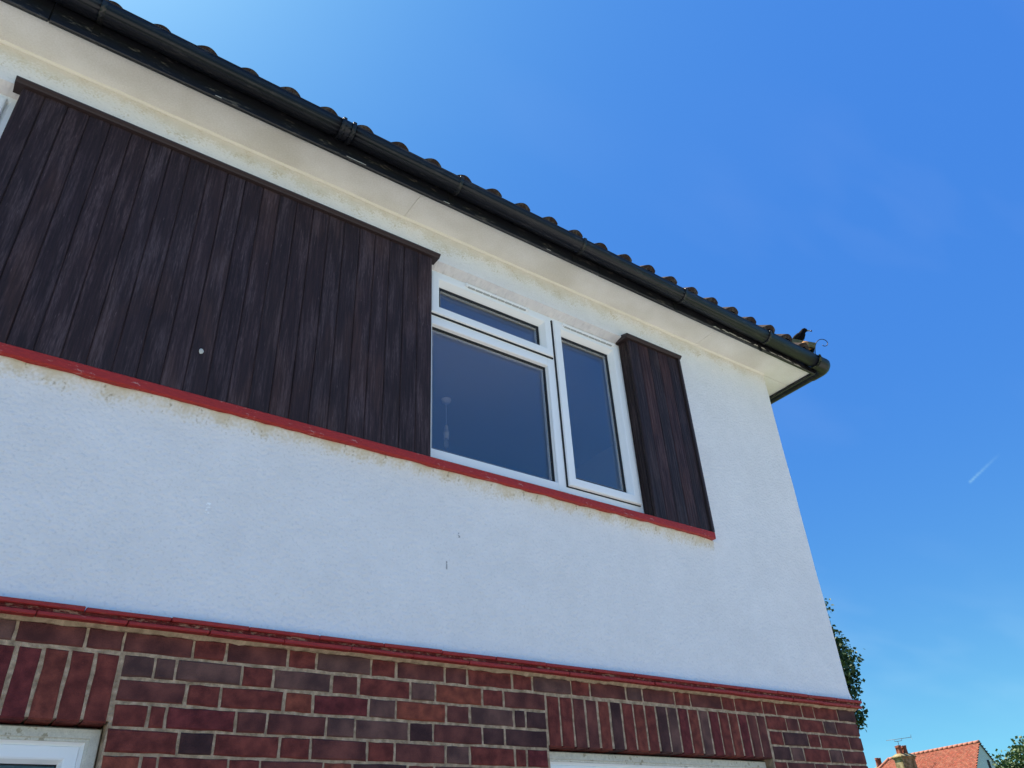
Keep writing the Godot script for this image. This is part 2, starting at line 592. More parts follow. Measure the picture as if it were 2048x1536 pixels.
# the white render of the front wall, one picture for the whole face: brown algae below the soffit, dirt below the sill
func render_texture() -> ImageTexture:
	var w := 2048
	var h := 744
	var low := noise_bytes(w, h, 0.006, 4, 11, false)
	var mid := noise_bytes(w, h, 0.03, 5, 12, false)
	var fine := noise_bytes(w, h, 0.22, 3, 13, false)
	var edge := noise_bytes(w, h, 0.012, 5, 14, false)
	var out := PackedByteArray()
	out.resize(w * h * 3)
	var clean := Color(0.925, 0.912, 0.908)
	var algae := Color(0.835, 0.81, 0.765)
	var dirt := Color(0.71, 0.64, 0.53)
	for y in h:
		var wy := RY0 + RH * (1.0 - (y + 0.5) / h)
		for x in w:
			var i := y * w + x
			var wx := RX0 + RW * (x + 0.5) / w
			var a := low[i] / 255.0
			var b := mid[i] / 255.0
			var f := fine[i] / 255.0
			var e := edge[i] / 255.0
			var c := clean * (0.975 + 0.03 * a + 0.025 * (b - 0.5) - 0.05 * ss(0.66, 0.8, f))
			# algae: a ragged grainy band under the soffit
			var top := SOFFIT_Y - wy
			if top < 0.24:
				var reach := 0.045 + 0.13 * e - 0.03 * ss(2.0, 4.6, wx)
				var k := ss(-0.1, 0.55, (reach - top) / 0.10 + (b - 0.5) * 0.8 + (f - 0.5) * 1.5)
				c = c.lerp(algae, k * (0.45 + 0.4 * b))
				c = c.lerp(dirt, ss(0.60, 0.75, b * 0.5 + f * 0.5) * k * 0.30)
			# dirt washed from the sill
			var below := 3.290 - wy
			if below > 0.0 and below < 0.14 and wx < 3.62:
				var reach2 := 0.016 + 0.030 * e + 0.02 * a
				var k2 := ss(-0.7, 1.0, (reach2 - below) / 0.045 + (b - 0.5) * 1.3 + (f - 0.5) * 1.5)
				c = c.lerp(Color(0.80, 0.735, 0.62), k2 * (0.45 + 0.4 * b))
				c = c.lerp(Color(0.50, 0.45, 0.38), ss(0.66, 0.74, mid[y * w + (x * 3) % w] / 255.0 * 0.6 + f * 0.4) * k2 * 0.5)
			# small marks
			if absf(wx - 0.696) < 0.008 and absf(wy - 2.881) < 0.022 and b + f > 0.85:
				c = Color(1, 1, 1)
			if absf(wx - 1.82) < 0.005 and absf(wy - 2.987) < 0.012 and f > 0.4:
				c = c * 0.72
			if absf(wx - 1.752) < 0.004 and absf(wy - 2.832) < 0.018 and f > 0.4:
				c = c * 0.72
			out[i * 3] = int(clampf(c.r, 0, 1) * 255.0)
			out[i * 3 + 1] = int(clampf(c.g, 0, 1) * 255.0)
			out[i * 3 + 2] = int(clampf(c.b, 0, 1) * 255.0)
	return to_texture(out, w, h)

# dark stained softwood, worn to grey along the grain; grain runs up
func wood_texture() -> ImageTexture:
	var w := 2048
	var h := 1024
	var grain := stretched(w, 64, w, h, 0.10, 4, 101)
	var hair := stretched(w, 128, w, h, 0.30, 2, 102)
	var patch := stretched(1024, 96, w, h, 0.030, 4, 103)
	var fleck := stretched(w, 256, w, h, 0.09, 3, 104)
	var rust := stretched(512, 128, w, h, 0.016, 3, 105)
	var out := PackedByteArray()
	out.resize(w * h * 3)
	var dark := Color(0.214, 0.158, 0.164)
	var warm := Color(0.262, 0.192, 0.178)
	var worn := Color(0.44, 0.40, 0.415)
	for i in w * h:
		var g := grain[i] / 255.0
		var a := hair[i] / 255.0
		var p := patch[i] / 255.0
		var f := fleck[i] / 255.0
		var c := dark * (0.74 + 0.42 * g + 0.22 * (a - 0.5))
		c = c.lerp(warm * (0.8 + 0.4 * g), ss(0.52, 0.75, rust[i] / 255.0) * 0.7)
		var k := ss(0.46, 0.82, p * 0.62 + g * 0.36 + a * 0.14)
		c = c.lerp(worn, k * (0.14 + 0.52 * a))
		c = c.lerp(worn * 1.15, ss(0.74, 0.86, f * 0.7 + a * 0.3) * 0.55)
		out[i * 3] = int(clampf(c.r, 0, 1) * 255.0)
		out[i * 3 + 1] = int(clampf(c.g, 0, 1) * 255.0)
		out[i * 3 + 2] = int(clampf(c.b, 0, 1) * 255.0)
	return to_texture(out, w, h)

func wood_normal() -> ImageTexture:
	var n := FastNoiseLite.new()
	n.seed = 106
	n.noise_type = FastNoiseLite.TYPE_SIMPLEX_SMOOTH
	n.frequency = 0.11
	n.fractal_octaves = 3
	var im := n.get_seamless_image(1024, 32, false, false, 0.12, true)
	im.convert(Image.FORMAT_L8)
	im.resize(1024, 512, Image.INTERPOLATE_CUBIC)
	im.convert(Image.FORMAT_RGBA8)
	im.bump_map_to_normal_map(2.5)
	return ImageTexture.create_from_image(im)

# ------------------------------------------------------------------ setting

func make_ground() -> void:
	var st := begin()
	quad(st, Vector3(-1500, 0, 1500), Vector3(1500, 0, 1500), Vector3(1500, 0, -1500), Vector3(-1500, 0, -1500))
	part("ground", st, mats["grass"], self).set_meta("kind", "structure")
	st = begin()
	cbox(st, Vector3(-14, -0.1, 0.35), Vector3(16, 0.02, 16), 0.0)
	part("driveway", st, mats["paving"], self).set_meta("kind", "structure")

# ------------------------------------------------------------------ the house

func make_shell() -> void:
	# side and back walls, closed behind the front
	var st := begin()
	cbox(st, Vector3(RIGHT_END - 0.22, 2.44, -7.0), Vector3(RIGHT_END - 0.004, SOFFIT_Y + 0.02, -0.14))
	cbox(st, Vector3(LEFT_END, 0.0, -7.0), Vector3(LEFT_END + 0.22, SOFFIT_Y + 0.02, -0.14))
	cbox(st, Vector3(LEFT_END + 0.22, 0.0, -7.0), Vector3(RIGHT_END - 0.22, SOFFIT_Y + 0.02, -6.78))
	part("side_wall", st, mats["render_plain"], house)

var wave := FastNoiseLite.new()

func wall_z(x: float, y: float) -> float:
	var z := wave.get_noise_2d(x, y) * 0.004 + wave.get_noise_2d(x * 4.0 + 50.0, y * 4.0) * 0.0012
	if y < 2.53:
		z += 0.020 * pow((2.53 - y) / 0.09, 2.0)
	if y > 3.20 and y < 3.2885 and x < 3.62:
		z += 0.024 * pow((y - 3.20) / 0.0885, 2.2) * smoothstep(3.62, 3.55, x) * (1.0 + wave.get_noise_2d(x * 9.0, 7.0) * 0.5)
	return z

func lines(a: float, b: float, step: float, at: Array) -> Array:
	var out := []
	var keys := [a, b]
	keys.append_array(at)
	keys.sort()
	for i in keys.size() - 1:
		var n := maxi(1, int(ceil((keys[i + 1] - keys[i]) / step)))
		for k in n:
			out.append(lerpf(keys[i], keys[i + 1], float(k) / n))
	out.append(b)
	return out

func make_rendered_wall() -> void:
	wave.seed = 3
	wave.noise_type = FastNoiseLite.TYPE_SIMPLEX_SMOOTH
	wave.frequency = 0.9
	wave.fractal_octaves = 3
	var holes := [[1.645, 3.148], [-1.86, -0.357]]
	var xs := lines(LEFT_END, RIGHT_END, 0.05, [1.645, 3.148, -1.86, -0.357])
	var ys := lines(2.44, SOFFIT_Y + 0.01, 0.05, [2.47, 2.50, 2.53, 3.20, 3.23, 3.25, 3.265, 3.277, 3.2884, 3.29, 4.608])
	var st := begin(true)
	var uv := func(p: Vector3) -> Vector2: return Vector2((p.x - RX0) / RW, 1.0 - (p.y - RY0) / RH)
	var q := func(a: Vector3, b: Vector3, c: Vector3, d: Vector3) -> void:
		uquad(st, [a, b, c, d], [uv.call(a), uv.call(b), uv.call(c), uv.call(d)])
	for i in xs.size() - 1:
		for j in ys.size() - 1:
			var x0: float = xs[i]
			var x1: float = xs[i + 1]
			var y0: float = ys[j]
			var y1: float = ys[j + 1]
			var inside := false
			for h in holes:
				if (x0 + x1) / 2 > h[0] and (x0 + x1) / 2 < h[1] and (y0 + y1) / 2 > 3.29 and (y0 + y1) / 2 < 4.608:
					inside = true
			if inside:
				continue
			q.call(Vector3(x0, y0, wall_z(x0, y0)), Vector3(x1, y0, wall_z(x1, y0)), Vector3(x1, y1, wall_z(x1, y1)), Vector3(x0, y1, wall_z(x0, y1)))
	st.set_smooth_group(-1)
	for h in holes:
		var x := []
		for v in xs:
			if v >= h[0] - 0.001 and v <= h[1] + 0.001:
				x.append(v)
		for i in x.size() - 1:
			var a := Vector3(x[i], 4.608, wall_z(x[i], 4.608))
			var b := Vector3(x[i + 1], 4.608, wall_z(x[i + 1], 4.608))
			q.call(Vector3(a.x, 4.572, -0.14), Vector3(b.x, 4.572, -0.14), b, a)
			q.call(Vector3(a.x, 3.29, 0), Vector3(b.x, 3.29, 0), Vector3(b.x, 3.29, -0.14), Vector3(a.x, 3.29, -0.14))
		q.call(Vector3(h[0], 3.29, 0), Vector3(h[0], 3.29, -0.14), Vector3(h[0], 4.608, -0.14), Vector3(h[0], 4.608, 0))
		q.call(Vector3(h[1], 3.29, -0.14), Vector3(h[1], 3.29, 0), Vector3(h[1], 4.608, 0), Vector3(h[1], 4.608, -0.14))
	# the turn of the corner
	for j in ys.size() - 1:
		var y0: float = ys[j]
		var y1: float = ys[j + 1]
		var a := Vector3(RIGHT_END, y0, wall_z(RIGHT_END, y0))
		var d := Vector3(RIGHT_END, y1, wall_z(RIGHT_END, y1))
		q.call(a, Vector3(RIGHT_END, y0, -0.3), Vector3(RIGHT_END, y1, -0.3), d)
	# underside and back
	q.call(Vector3(LEFT_END, 2.44, -0.14), Vector3(RIGHT_END, 2.44, -0.14), Vector3(RIGHT_END, 2.44, 0.01), Vector3(LEFT_END, 2.44, 0.01))
	var cells := [[LEFT_END, -1.86, 2.44, SOFFIT_Y], [-0.357, 1.645, 2.44, SOFFIT_Y], [3.148, RIGHT_END, 2.44, SOFFIT_Y], [-1.86, -0.357, 2.44, 3.29], [1.645, 3.148, 2.44, 3.29], [-1.86, -0.357, 4.572, SOFFIT_Y], [1.645, 3.148, 4.572, SOFFIT_Y]]
	for c in cells:
		q.call(Vector3(c[1], c[2], -0.14), Vector3(c[0], c[2], -0.14), Vector3(c[0], c[3], -0.14), Vector3(c[1], c[3], -0.14))
	st.generate_normals()
	st.generate_tangents()
	var o := put("rendered_wall", st.commit(), mats["render_paint"], house)
	o.set_meta("label", "rough white render with brown stains under soffit and sill")

# a brick whose face has slightly broken edges
func brick_shape(st: SurfaceTool, w: float, h: float) -> void:
	var nx := 4 if w > 0.12 else (3 if w > 0.07 else 1)
	var ny := 4 if h > 0.12 else 2
	var rim := []
	for i in nx:
		rim.append(Vector2(lerpf(-w / 2, w / 2, float(i) / nx), -h / 2))
	for i in ny:
		rim.append(Vector2(w / 2, lerpf(-h / 2, h / 2, float(i) / ny)))
	for i in nx:
		rim.append(Vector2(lerpf(w / 2, -w / 2, float(i) / nx), h / 2))
	for i in ny:
		rim.append(Vector2(-w / 2, lerpf(h / 2, -h / 2, float(i) / ny)))
	var n := rim.size()
	var outer := []
	var inner := []
	for i in n:
		var p: Vector2 = rim[i]
		p += Vector2(rng.randf_range(-0.0022, 0.0016), rng.randf_range(-0.0022, 0.0016))
		outer.append(p)
		var into := Vector2(clampf(p.x, -w / 2 + 0.0045, w / 2 - 0.0045), clampf(p.y, -h / 2 + 0.0045, h / 2 - 0.0045))
		inner.append(into)
	var c := Vector3(0, 0, 0.0006)
	for i in n:
		var j := (i + 1) % n
		var a := Vector3(outer[i].x, outer[i].y, -0.0045)
		var b := Vector3(outer[j].x, outer[j].y, -0.0045)
		var e := Vector3(inner[i].x, inner[i].y, 0)
		var f := Vector3(inner[j].x, inner[j].y, 0)
		tri(st, c, e, f)
		quad(st, a, b, f, e)
		quad(st, a - Vector3(0, 0, 0.0955), b - Vector3(0, 0, 0.0955), b, a)

func brick_mesh(w: float, h: float) -> Mesh:
	var v := rng.randi() % 4
	var key := "%d_%d_%d" % [roundi(w * 500.0), roundi(h * 500.0), v]
	if not brick_meshes.has(key):
		var st := begin()
		brick_shape(st, w, h)
		st.generate_normals()
		brick_meshes[key] = st.commit()
	return brick_meshes[key]

func lay(parent: Node3D, x0: float, x1: float, y: float, h: float, tone: String) -> void:
	var w := snappedf(x1 - x0 - 0.0092, 0.004)
	piece("brick", brick_mesh(w, h), mats["brick_" + tone], parent, Vector3((x0 + x1) / 2, y, rng.randf_range(-0.0015, 0.0018)))

func make_brickwork() -> void:
	# the bed of mortar, with openings for the two lower windows
	var st := begin()
	for c in [[LEFT_END, -1.2, 0.0, 2.40], [-1.2, 0.509, 0.0, 0.9], [-1.2, 0.509, 2.119, 2.40], [0.509, 2.262, 0.0, 2.40], [2.262, 3.755, 0.0, 0.9], [2.262, 3.755, 2.118, 2.40], [3.755, 4.596, 0.0, 2.40]]:
		cbox(st, Vector3(c[0], c[2], -0.22), Vector3(c[1], c[3], -0.0045))
	cbox(st, Vector3(4.38, 0.0, -7.0), Vector3(4.5985, 2.42, -0.22))
	cbox(st, Vector3(LEFT_END, 2.40, -0.22), Vector3(4.59, 2.445, -0.02))
	var wall := part("brick_wall", st, mats["mortar"], house)
	wall.set_meta("label", "red and purple brickwork in buff mortar")
	var pitch := 0.07525
	var top := 2.3645
	var courses := [
		[[0.125, 0.19, 0.392, 0.504, 0.729, 0.843, 1.07, 1.183, 1.407, 1.517, 1.744, 1.852, 2.083, 2.194, 2.414, 2.526, 2.753, 2.859, 3.081, 3.193, 3.429, 3.53, 3.757, 3.865, 4.1, 4.209, 4.436, 4.612], "GPPPRPRGRPPRRGRPGPRPRRRRRRK"],
		[[0.513, 0.615, 0.683, 0.909, 1.023, 1.248, 1.359, 1.585, 1.698, 1.925, 2.035, 2.262, -1, 3.759, 3.931, 4.044, 4.272, 4.386, 4.612], "GGGRGPRGORP RPRGP"],
		[[0.511, 0.73, 0.845, 1.071, 1.182, 1.406, 1.522, 1.747, 1.862, 2.084, 2.146, 2.261, -1, 3.764, 3.879, 4.096, 4.204, 4.482, 4.61], "PRROQGOPGKK RKRRP"],
		[[0.514, 0.624, 0.678, 0.908, 1.018, 1.24, 1.353, 1.581, 1.689, 1.921, 2.034, 2.258, -1, 3.766, 3.919, 4.03, 4.261, 4.382, 4.608], "RRQPPGGKPKK KGRGP"],
		[[0.509, 0.731, 0.845, 1.071, 1.185, 1.408, 1.521, 1.746, 1.858, 2.081, 2.142, 2.256, -1, 3.758, 3.864, 4.103, 4.211, 4.436, 4.606], "RKRRPRPGRRQ RPPPR"],
		[[0.511, 0.626, 0.678, 0.902, 1.011, 1.239, 1.352, 1.578, 1.696, 1.917, 2.03, 2.256, -1, 3.762, 3.92, 4.035, 4.262, 4.376, 4.604], "ORRRPOKRPQR RGRPR"],
		[[0.509, 0.731, 0.845, 1.071, 1.185, 1.408, 1.521, 1.746, 1.858, 2.081, 2.142, 2.256, -1, 3.758, 3.864, 4.103, 4.211, 4.436, 4.602], "RPRGQRPRSRR PRRKR"]]
	for n in courses.size():
		var xs: Array = courses[n][0]
		var tones: String = courses[n][1]
		var k := 0
		var y := top - pitch * n
		for i in xs.size() - 1:
			if xs[i] < 0.0 and i > 0 or xs[i + 1] < 0.0:
				if xs[i + 1] < 0.0:
					k += 1
				continue
			var t := tones[mini(k, tones.length() - 1)]
			k += 1
			if t == " ":
				t = "R"
			lay(wall, xs[i], xs[i + 1], y, 0.0655 if n > 0 else 0.063, t)
	# left of the picture: the top course carries on over the left window
	var x := 0.125
	for i in 6:
		var w := 0.2245 if i % 2 == 0 else 0.1125
		lay(wall, x - w, x, top, 0.062, "PRGRPR"[i])
		x -= w
	# bricks on end over both lower windows
	var left := "RRSQQPRSRQRRPSRQRRQRRQ"
	for i in 18:
		var x1 := 0.507 - 0.0751 * i
		lay(wall, x1 - 0.0751, x1, 2.2155, 0.207, left[i])
	var right := "RRPPSKRSRKGQSGQRSQPP"
	for i in 20:
		var x0 := 2.262 + 0.07475 * i
		lay(wall, x0, x0 + 0.07475, 2.2145, 0.2065, right[i])
	# lower courses and the side of the house, out of the picture
	st = begin()
	for n in range(7, 31):
		var y := top - pitch * n
		var off := 0.0 if n % 2 == 0 else 0.17
		var xx := 0.515 - off * 0.0
		var a := 0
		while xx < 4.58:
			var w := 0.2245 if (a + n) % 2 == 0 else 0.1125
			var e := minf(xx + w, 4.6)
			if not (e > 2.262 and xx < 3.755 and y > 0.9):
				cbox(st, Vector3(xx, y - 0.032, -0.1), Vector3(e - 0.0105, y + 0.032, rng.randf_range(-0.001, 0.001)))
			xx += w
			a += 1
	for n in 31:
		var y := top - pitch * n
		var zz := -0.12
		var a := n
		while zz > -6.8:
			var w := 0.2245 if a % 2 == 0 else 0.1125
			cbox(st, Vector3(4.5, y - 0.032, zz - w + 0.0105), Vector3(4.603 + rng.randf_range(-0.001, 0.001), y + 0.032, zz))
			zz -= w
			a += 1
	var rest := part("brick_rows", st, mats["brick_R"], wall)
	rest.set_meta("kind", "stuff")

func make_string_course() -> void:
	var st := begin()
	# bedding mortar between and under the tiles
	var wob := FastNoiseLite.new()
	wob.seed = 8
	wob.frequency = 6.0
	wob.fractal_octaves = 3
	var prev := []
	var n := 300
	for i in n + 1:
		var x := lerpf(LEFT_END, 4.622, float(i) / n)
		var a := wob.get_noise_2d(x * 2.0, 0.0)
		var b := wob.get_noise_2d(x * 2.0, 30.0)
		var cur := [Vector3(x, 2.3965 - 0.014 * absf(b) - 0.005 * a, -0.01), Vector3(x, 2.398 - 0.014 * absf(b), 0.0035 + 0.003 * a), Vector3(x, 2.4035, 0.013 + 0.005 * a), Vector3(x, 2.4065, 0.015)]
		if i > 0:
			for k in 3:
				quad(st, prev[k], cur[k], cur[k + 1], prev[k + 1])
		prev = cur
	var course := part("string_course", st, mats["mortar"], house)
	course.set_meta("label", "two courses of red painted tiles between render and brick")
	st = begin(true)
	prev = []
	for i in n + 1:
		var x := lerpf(LEFT_END, 4.628, float(i) / n)
		var a := wob.get_noise_2d(x * 3.0, 80.0)
		var cur := [Vector3(x, 2.4195, 0.0), Vector3(x, 2.4195, 0.036 + 0.006 * a), Vector3(x, 2.426, 0.034 + 0.007 * a), Vector3(x, 2.4325, 0.037 + 0.006 * a), Vector3(x, 2.4325, 0.0)]
		if i > 0:
			for k in 4:
				quad(st, prev[k], cur[k], cur[k + 1], prev[k + 1])
		prev = cur
	part("bedding", st, mats["red_mortar"], course)
	for row in 2:
		var y := 2.4395 if row == 0 else 2.4125
		var x := -1.782 if row == 0 else -1.916
		while x < 4.60:
			var e := minf(x + 0.268, 4.640)
			if e > 4.56:
				e = 4.640
			var s2 := begin()
			var w := e - x - 0.0025
			var xf := Transform3D(Basis.from_euler(Vector3(rng.randf_range(-0.03, 0.03), rng.randf_range(-0.006, 0.006), rng.randf_range(-0.006, 0.006))), Vector3.ZERO)
			cbox(s2, Vector3(-w / 2, -0.0068, -0.10), Vector3(w / 2, 0.0068, 0.0), 0.0025, 0.0012, xf)
			s2.generate_normals()
			piece("tile", s2.commit(), mats["red_tile"], course, Vector3((x + e) / 2, y, (0.050 if row == 0 else 0.046) + rng.randf_range(-0.002, 0.002)))
			x = e
	
func make_sills() -> void:
	var cuts := [-2.0, 3.602]
	for i in cuts.size() - 1:
		var st := begin()
		var a: float = cuts[i]
		var b: float = cuts[i + 1]
		cbox(st, Vector3(a, 3.2865, -0.06), Vector3(b, 3.3305, 0.0415), 0.005, 0.0006)
		piece("sill", (func() -> Mesh:
			st.generate_normals()
			return st.commit()).call(), mats["red_paint"], house)
# ------------------------------------------------------------------ boarding

func board(parent: Node3D, x0: float, x1: float, y0: float, y1: float, z: float, m := "") -> void:
	var st := begin()
	var w := x1 - x0 - 0.0014
	cbox(st, Vector3(-w / 2, y0, -0.022), Vector3(w / 2, y1, 0), 0.0042, 0.0006)
	st.generate_normals()
	piece("board", st.commit(), mats[m if m != "" else "board_%d" % (rng.randi() % 5)], parent, Vector3((x0 + x1) / 2, 0, z + rng.randf_range(-0.0010, 0.0010)))

func cap(st: SurfaceTool, x0: float, x1: float, back: float) -> void:
	var prof := PackedVector2Array([Vector2(back, 4.580), Vector2(0.047, 4.580), Vector2(0.051, 4.586), Vector2(0.060, 4.592), Vector2(0.062, 4.600), Vector2(0.056, 4.606), Vector2(0.0, 4.622), Vector2(back, 4.622)])
	extrude_x(st, prof, x0, x1)

func make_boarding() -> void:
	var st := begin()
	# battens behind the boards, seen only in the gaps
	cbox(st, Vector3(-0.352, 3.33, -0.01), Vector3(1.648, 4.581, 0.0085))
	var panel := part("wide_boarding", st, mats["gasket"], house)
	panel.set_meta("label", "wide panel of dark weathered vertical boards")
	var w := 2.012 / 23.0
	for k in 23:
		board(panel, -0.36 + w * k, -0.36 + w * (k + 1), 3.326 + rng.randf_range(-0.002, 0.002), 4.581, 0.031)
	st = begin()
	cap(st, -0.392, 1.688, -0.02)
	part("cap_moulding", st, mats["board_trim"], panel)
	# the ends that turn back to the window frames
	st = begin()
	cbox(st, Vector3(1.628, 3.330, -0.058), Vector3(1.6515, 4.579, 0.007), 0.002)
	cbox(st, Vector3(-0.3615, 3.330, -0.058), Vector3(-0.338, 4.579, 0.007), 0.002)
	part("return_board", st, mats["board_3"], panel)
	st = begin()
	var chip := []
	for i in 7:
		var a := TAU * i / 7.0
		chip.append(Vector3(0.553 + cos(a) * 0.011 * rng.randf_range(0.7, 1.1), 3.538 + sin(a) * 0.015 * rng.randf_range(0.7, 1.1), 0.0345))
	for i in 7:
		tri(st, Vector3(0.553, 3.538, 0.0385), chip[i], chip[(i + 1) % 7])
	part("filler_patch", st, mats["flake"], panel)

	st = begin()
	cbox(st, Vector3(3.130, 3.33, -0.01), Vector3(3.572, 4.581, 0.0085))
	var small := part("narrow_boarding", st, mats["gasket"], house)
	small.set_meta("label", "narrow panel of near black boards right of the window")
	var x := 3.124
	for k in 5:
		board(small, x, x + 0.0905, 3.326, 4.581, 0.031, "red_board" if k in [1, 3] else "dark_board")
		x += 0.0905
	st = begin()
	cap(st, 3.100, 3.600, -0.058)
	part("cap_moulding", st, mats["board_trim"], small)
	st = begin()
	cbox(st, Vector3(3.1235, 3.330, -0.058), Vector3(3.1455, 4.579, 0.007), 0.002)
	part("return_board", st, mats["dark_board"], small)
	st = begin()
	cbox(st, Vector3(3.5765, 3.326, -0.005), Vector3(3.598, 4.585, 0.046), 0.004, 0.001)
	part("edge_batten", st, mats["board_trim"], small)

# ------------------------------------------------------------------ windows

const GLASS_Z := -0.088

func pane_in(win: Node3D, x0: float, x1: float, y0: float, y1: float) -> void:
	var st := begin()
	ring(st, x0 - 0.006, x1 + 0.006, y0 - 0.006, y1 + 0.006, [Vector2(0, -0.112), Vector2(0, -0.082), Vector2(0.010, GLASS_Z + 0.0035), Vector2(0.019, GLASS_Z + 0.001), Vector2(0.019, -0.0935)])
	part("gasket", st, mats["gasket"], win)
	st = begin()
	ring(st, x0 - 0.004, x1 + 0.004, y0 - 0.004, y1 + 0.004, [Vector2(0.010, -0.107), Vector2(0.010, -0.0945), Vector2(0.0235, -0.0945), Vector2(0.0235, -0.107)])
	part("spacer_bar", st, mats["spacer"], win)
	st = begin()
	cbox(st, Vector3(x0 - 0.005, y0 - 0.005, -0.093), Vector3(x1 + 0.005, y1 + 0.005, GLASS_Z))
	part("pane", st, mats["glass"], win)
	st = begin()
	cbox(st, Vector3(x0 - 0.005, y0 - 0.005, -0.112), Vector3(x1 + 0.005, y1 + 0.005, -0.108))
	part("inner_pane", st, mats["glass"], win)

func sash(win: Node3D, called: String, x0: float, x1: float, y0: float, y1: float, bar: float, front: float) -> void:
	var st := begin()
	ring(st, x0, x1, y0, y1, [Vector2(0, -0.105), Vector2(0, front - 0.010), Vector2(0.004, front - 0.002), Vector2(0.012, front), Vector2(bar - 0.026, front), Vector2(bar - 0.021, front - 0.002), Vector2(bar - 0.002, -0.074), Vector2(bar, -0.080), Vector2(bar, -0.105)])
	part(called, st, mats["white_plastic"], win)
	pane_in(win, x0 + bar, x1 - bar, y0 + bar, y1 - bar)

func vent(win: Node3D, x0: float, x1: float, y: float, front: float) -> void:
	var st := begin()
	var prof := PackedVector2Array([Vector2(front, y - 0.009), Vector2(front + 0.006, y - 0.011), Vector2(front + 0.013, y - 0.004), Vector2(front + 0.013, y + 0.006), Vector2(front, y + 0.012)])
	extrude_x(st, prof, x0, x1)
	cbox(st, Vector3(x0 - 0.012, y - 0.012, front - 0.002), Vector3(x0, y + 0.012, front + 0.015), 0.003)
	cbox(st, Vector3(x1, y - 0.012, front - 0.002), Vector3(x1 + 0.012, y + 0.012, front + 0.015), 0.003)
	part("trickle_vent", st, mats["white_plastic"], win)
	st = begin()
	var n := int((x1 - x0) / 0.05)
	for i in n:
		var a := lerpf(x0 + 0.006, x1 - 0.006, float(i) / n)
		var b := lerpf(x0 + 0.006, x1 - 0.006, float(i + 1) / n) - 0.006
		cbox(st, Vector3(a, y - 0.0145, front + 0.0005), Vector3(b, y - 0.0085, front + 0.010))
	part("vent_slot", st, mats["slot"], win)

func upper_window() -> MeshInstance3D:
	var st := begin()
	# outer frame, mullion and transom in one extrusion system
	ring(st, 1.651, 3.1455, 3.340, 4.588, [Vector2(0, -0.13), Vector2(0, -0.064), Vector2(0.003, -0.060), Vector2(0.028, -0.060), Vector2(0.032, -0.064), Vector2(0.044, -0.078), Vector2(0.047, -0.105), Vector2(0.055, -0.13)])
	cbox(st, Vector3(2.500, 3.388, -0.118), Vector3(2.558, 4.556, -0.0605), 0.004)
	cbox(st, Vector3(1.690, 4.204, -0.117), Vector3(2.502, 4.268, -0.061), 0.004)
	cbox(st, Vector3(1.690, 3.386, -0.116), Vector3(2.502, 3.440, -0.0615), 0.004)
	cbox(st, Vector3(1.6515, 3.388, -0.115), Vector3(1.709, 4.210, -0.062), 0.004)
	cbox(st, Vector3(2.552, 3.360, -0.114), Vector3(3.112, 3.4262, -0.0607), 0.003)
	var win := part("upper_window", st, mats["white_plastic"], house)
	win.set_meta("label", "white plastic window with top light, fixed pane and side casement")
	sash(win, "fanlight_sash", 1.690, 2.541, 4.270, 4.566, 0.070, -0.042)
	sash(win, "casement_sash", 2.5615, 3.104, 3.430, 4.561, 0.073, -0.042)
	# beads of the fixed pane
	st = begin()
	ring(st, 1.700, 2.506, 3.434, 4.212, [Vector2(0, -0.105), Vector2(0, -0.066), Vector2(0.004, -0.066), Vector2(0.010, -0.080), Vector2(0.010, -0.105)])
	part("glazing_bead", st, mats["white_plastic"], win)
	pane_in(win, 1.710, 2.497, 3.443, 4.203)
	st = begin()
	cbox(st, Vector3(1.691, 4.2625, -0.1), Vector3(2.5415, 4.2705, -0.052))
	cbox(st, Vector3(2.5535, 3.4245, -0.1), Vector3(2.562, 4.560, -0.0525))
	cbox(st, Vector3(2.5535, 3.4265, -0.1), Vector3(3.106, 3.4305, -0.0575))
	part("seal", st, mats["gasket"], win)
	vent(win, 1.925, 2.355, 4.551, -0.042)
	vent(win, 2.640, 3.048, 4.546, -0.042)
	return win

func lower_window(x0: float, x1: float, mullion: float, label: String) -> void:
	var st := begin()
	ring(st, x0, x1, 0.95, 2.1035, [Vector2(0, -0.15), Vector2(0, -0.060), Vector2(0.004, -0.052), Vector2(0.030, -0.050), Vector2(0.033, -0.056), Vector2(0.040, -0.056), Vector2(0.042, -0.15)])
	var win := part("lower_window", st, mats["old_frame"], house)
	win.set_meta("label", label)
	var ends := [[x0 + 0.040, x1 - 0.040]] if mullion == 0.0 else [[x0 + 0.040, mullion - 0.012], [mullion + 0.012, x1 - 0.040]]
	for e in ends:
		st = begin()
		ring(st, e[0], e[1], 0.99, 2.0635, [Vector2(0, -0.12), Vector2(0, -0.064), Vector2(0.010, -0.078), Vector2(0.014, -0.070), Vector2(0.045, -0.070), Vector2(0.050, -0.073), Vector2(0.060, -0.098), Vector2(0.060, -0.13)])
		part("sash_frame", st, mats["white_plastic"], win)
		st = begin()
		ring(st, e[0] + 0.055, e[1] - 0.055, 1.045, 2.0085, [Vector2(0, -0.13), Vector2(0, -0.100), Vector2(0.008, -0.105), Vector2(0.008, -0.13)])
		part("gasket", st, mats["gasket"], win)
		st = begin()
		cbox(st, Vector3(e[0] + 0.056, 1.046, -0.115), Vector3(e[1] - 0.056, 2.0075, -0.109))
		part("pane", st, mats["glass"], win)
	if mullion != 0.0:
		st = begin()
		cbox(st, Vector3(mullion - 0.0125, 0.992, -0.14), Vector3(mullion + 0.0125, 2.062, -0.062), 0.003)
		part("mullion", st, mats["white_plastic"], win)

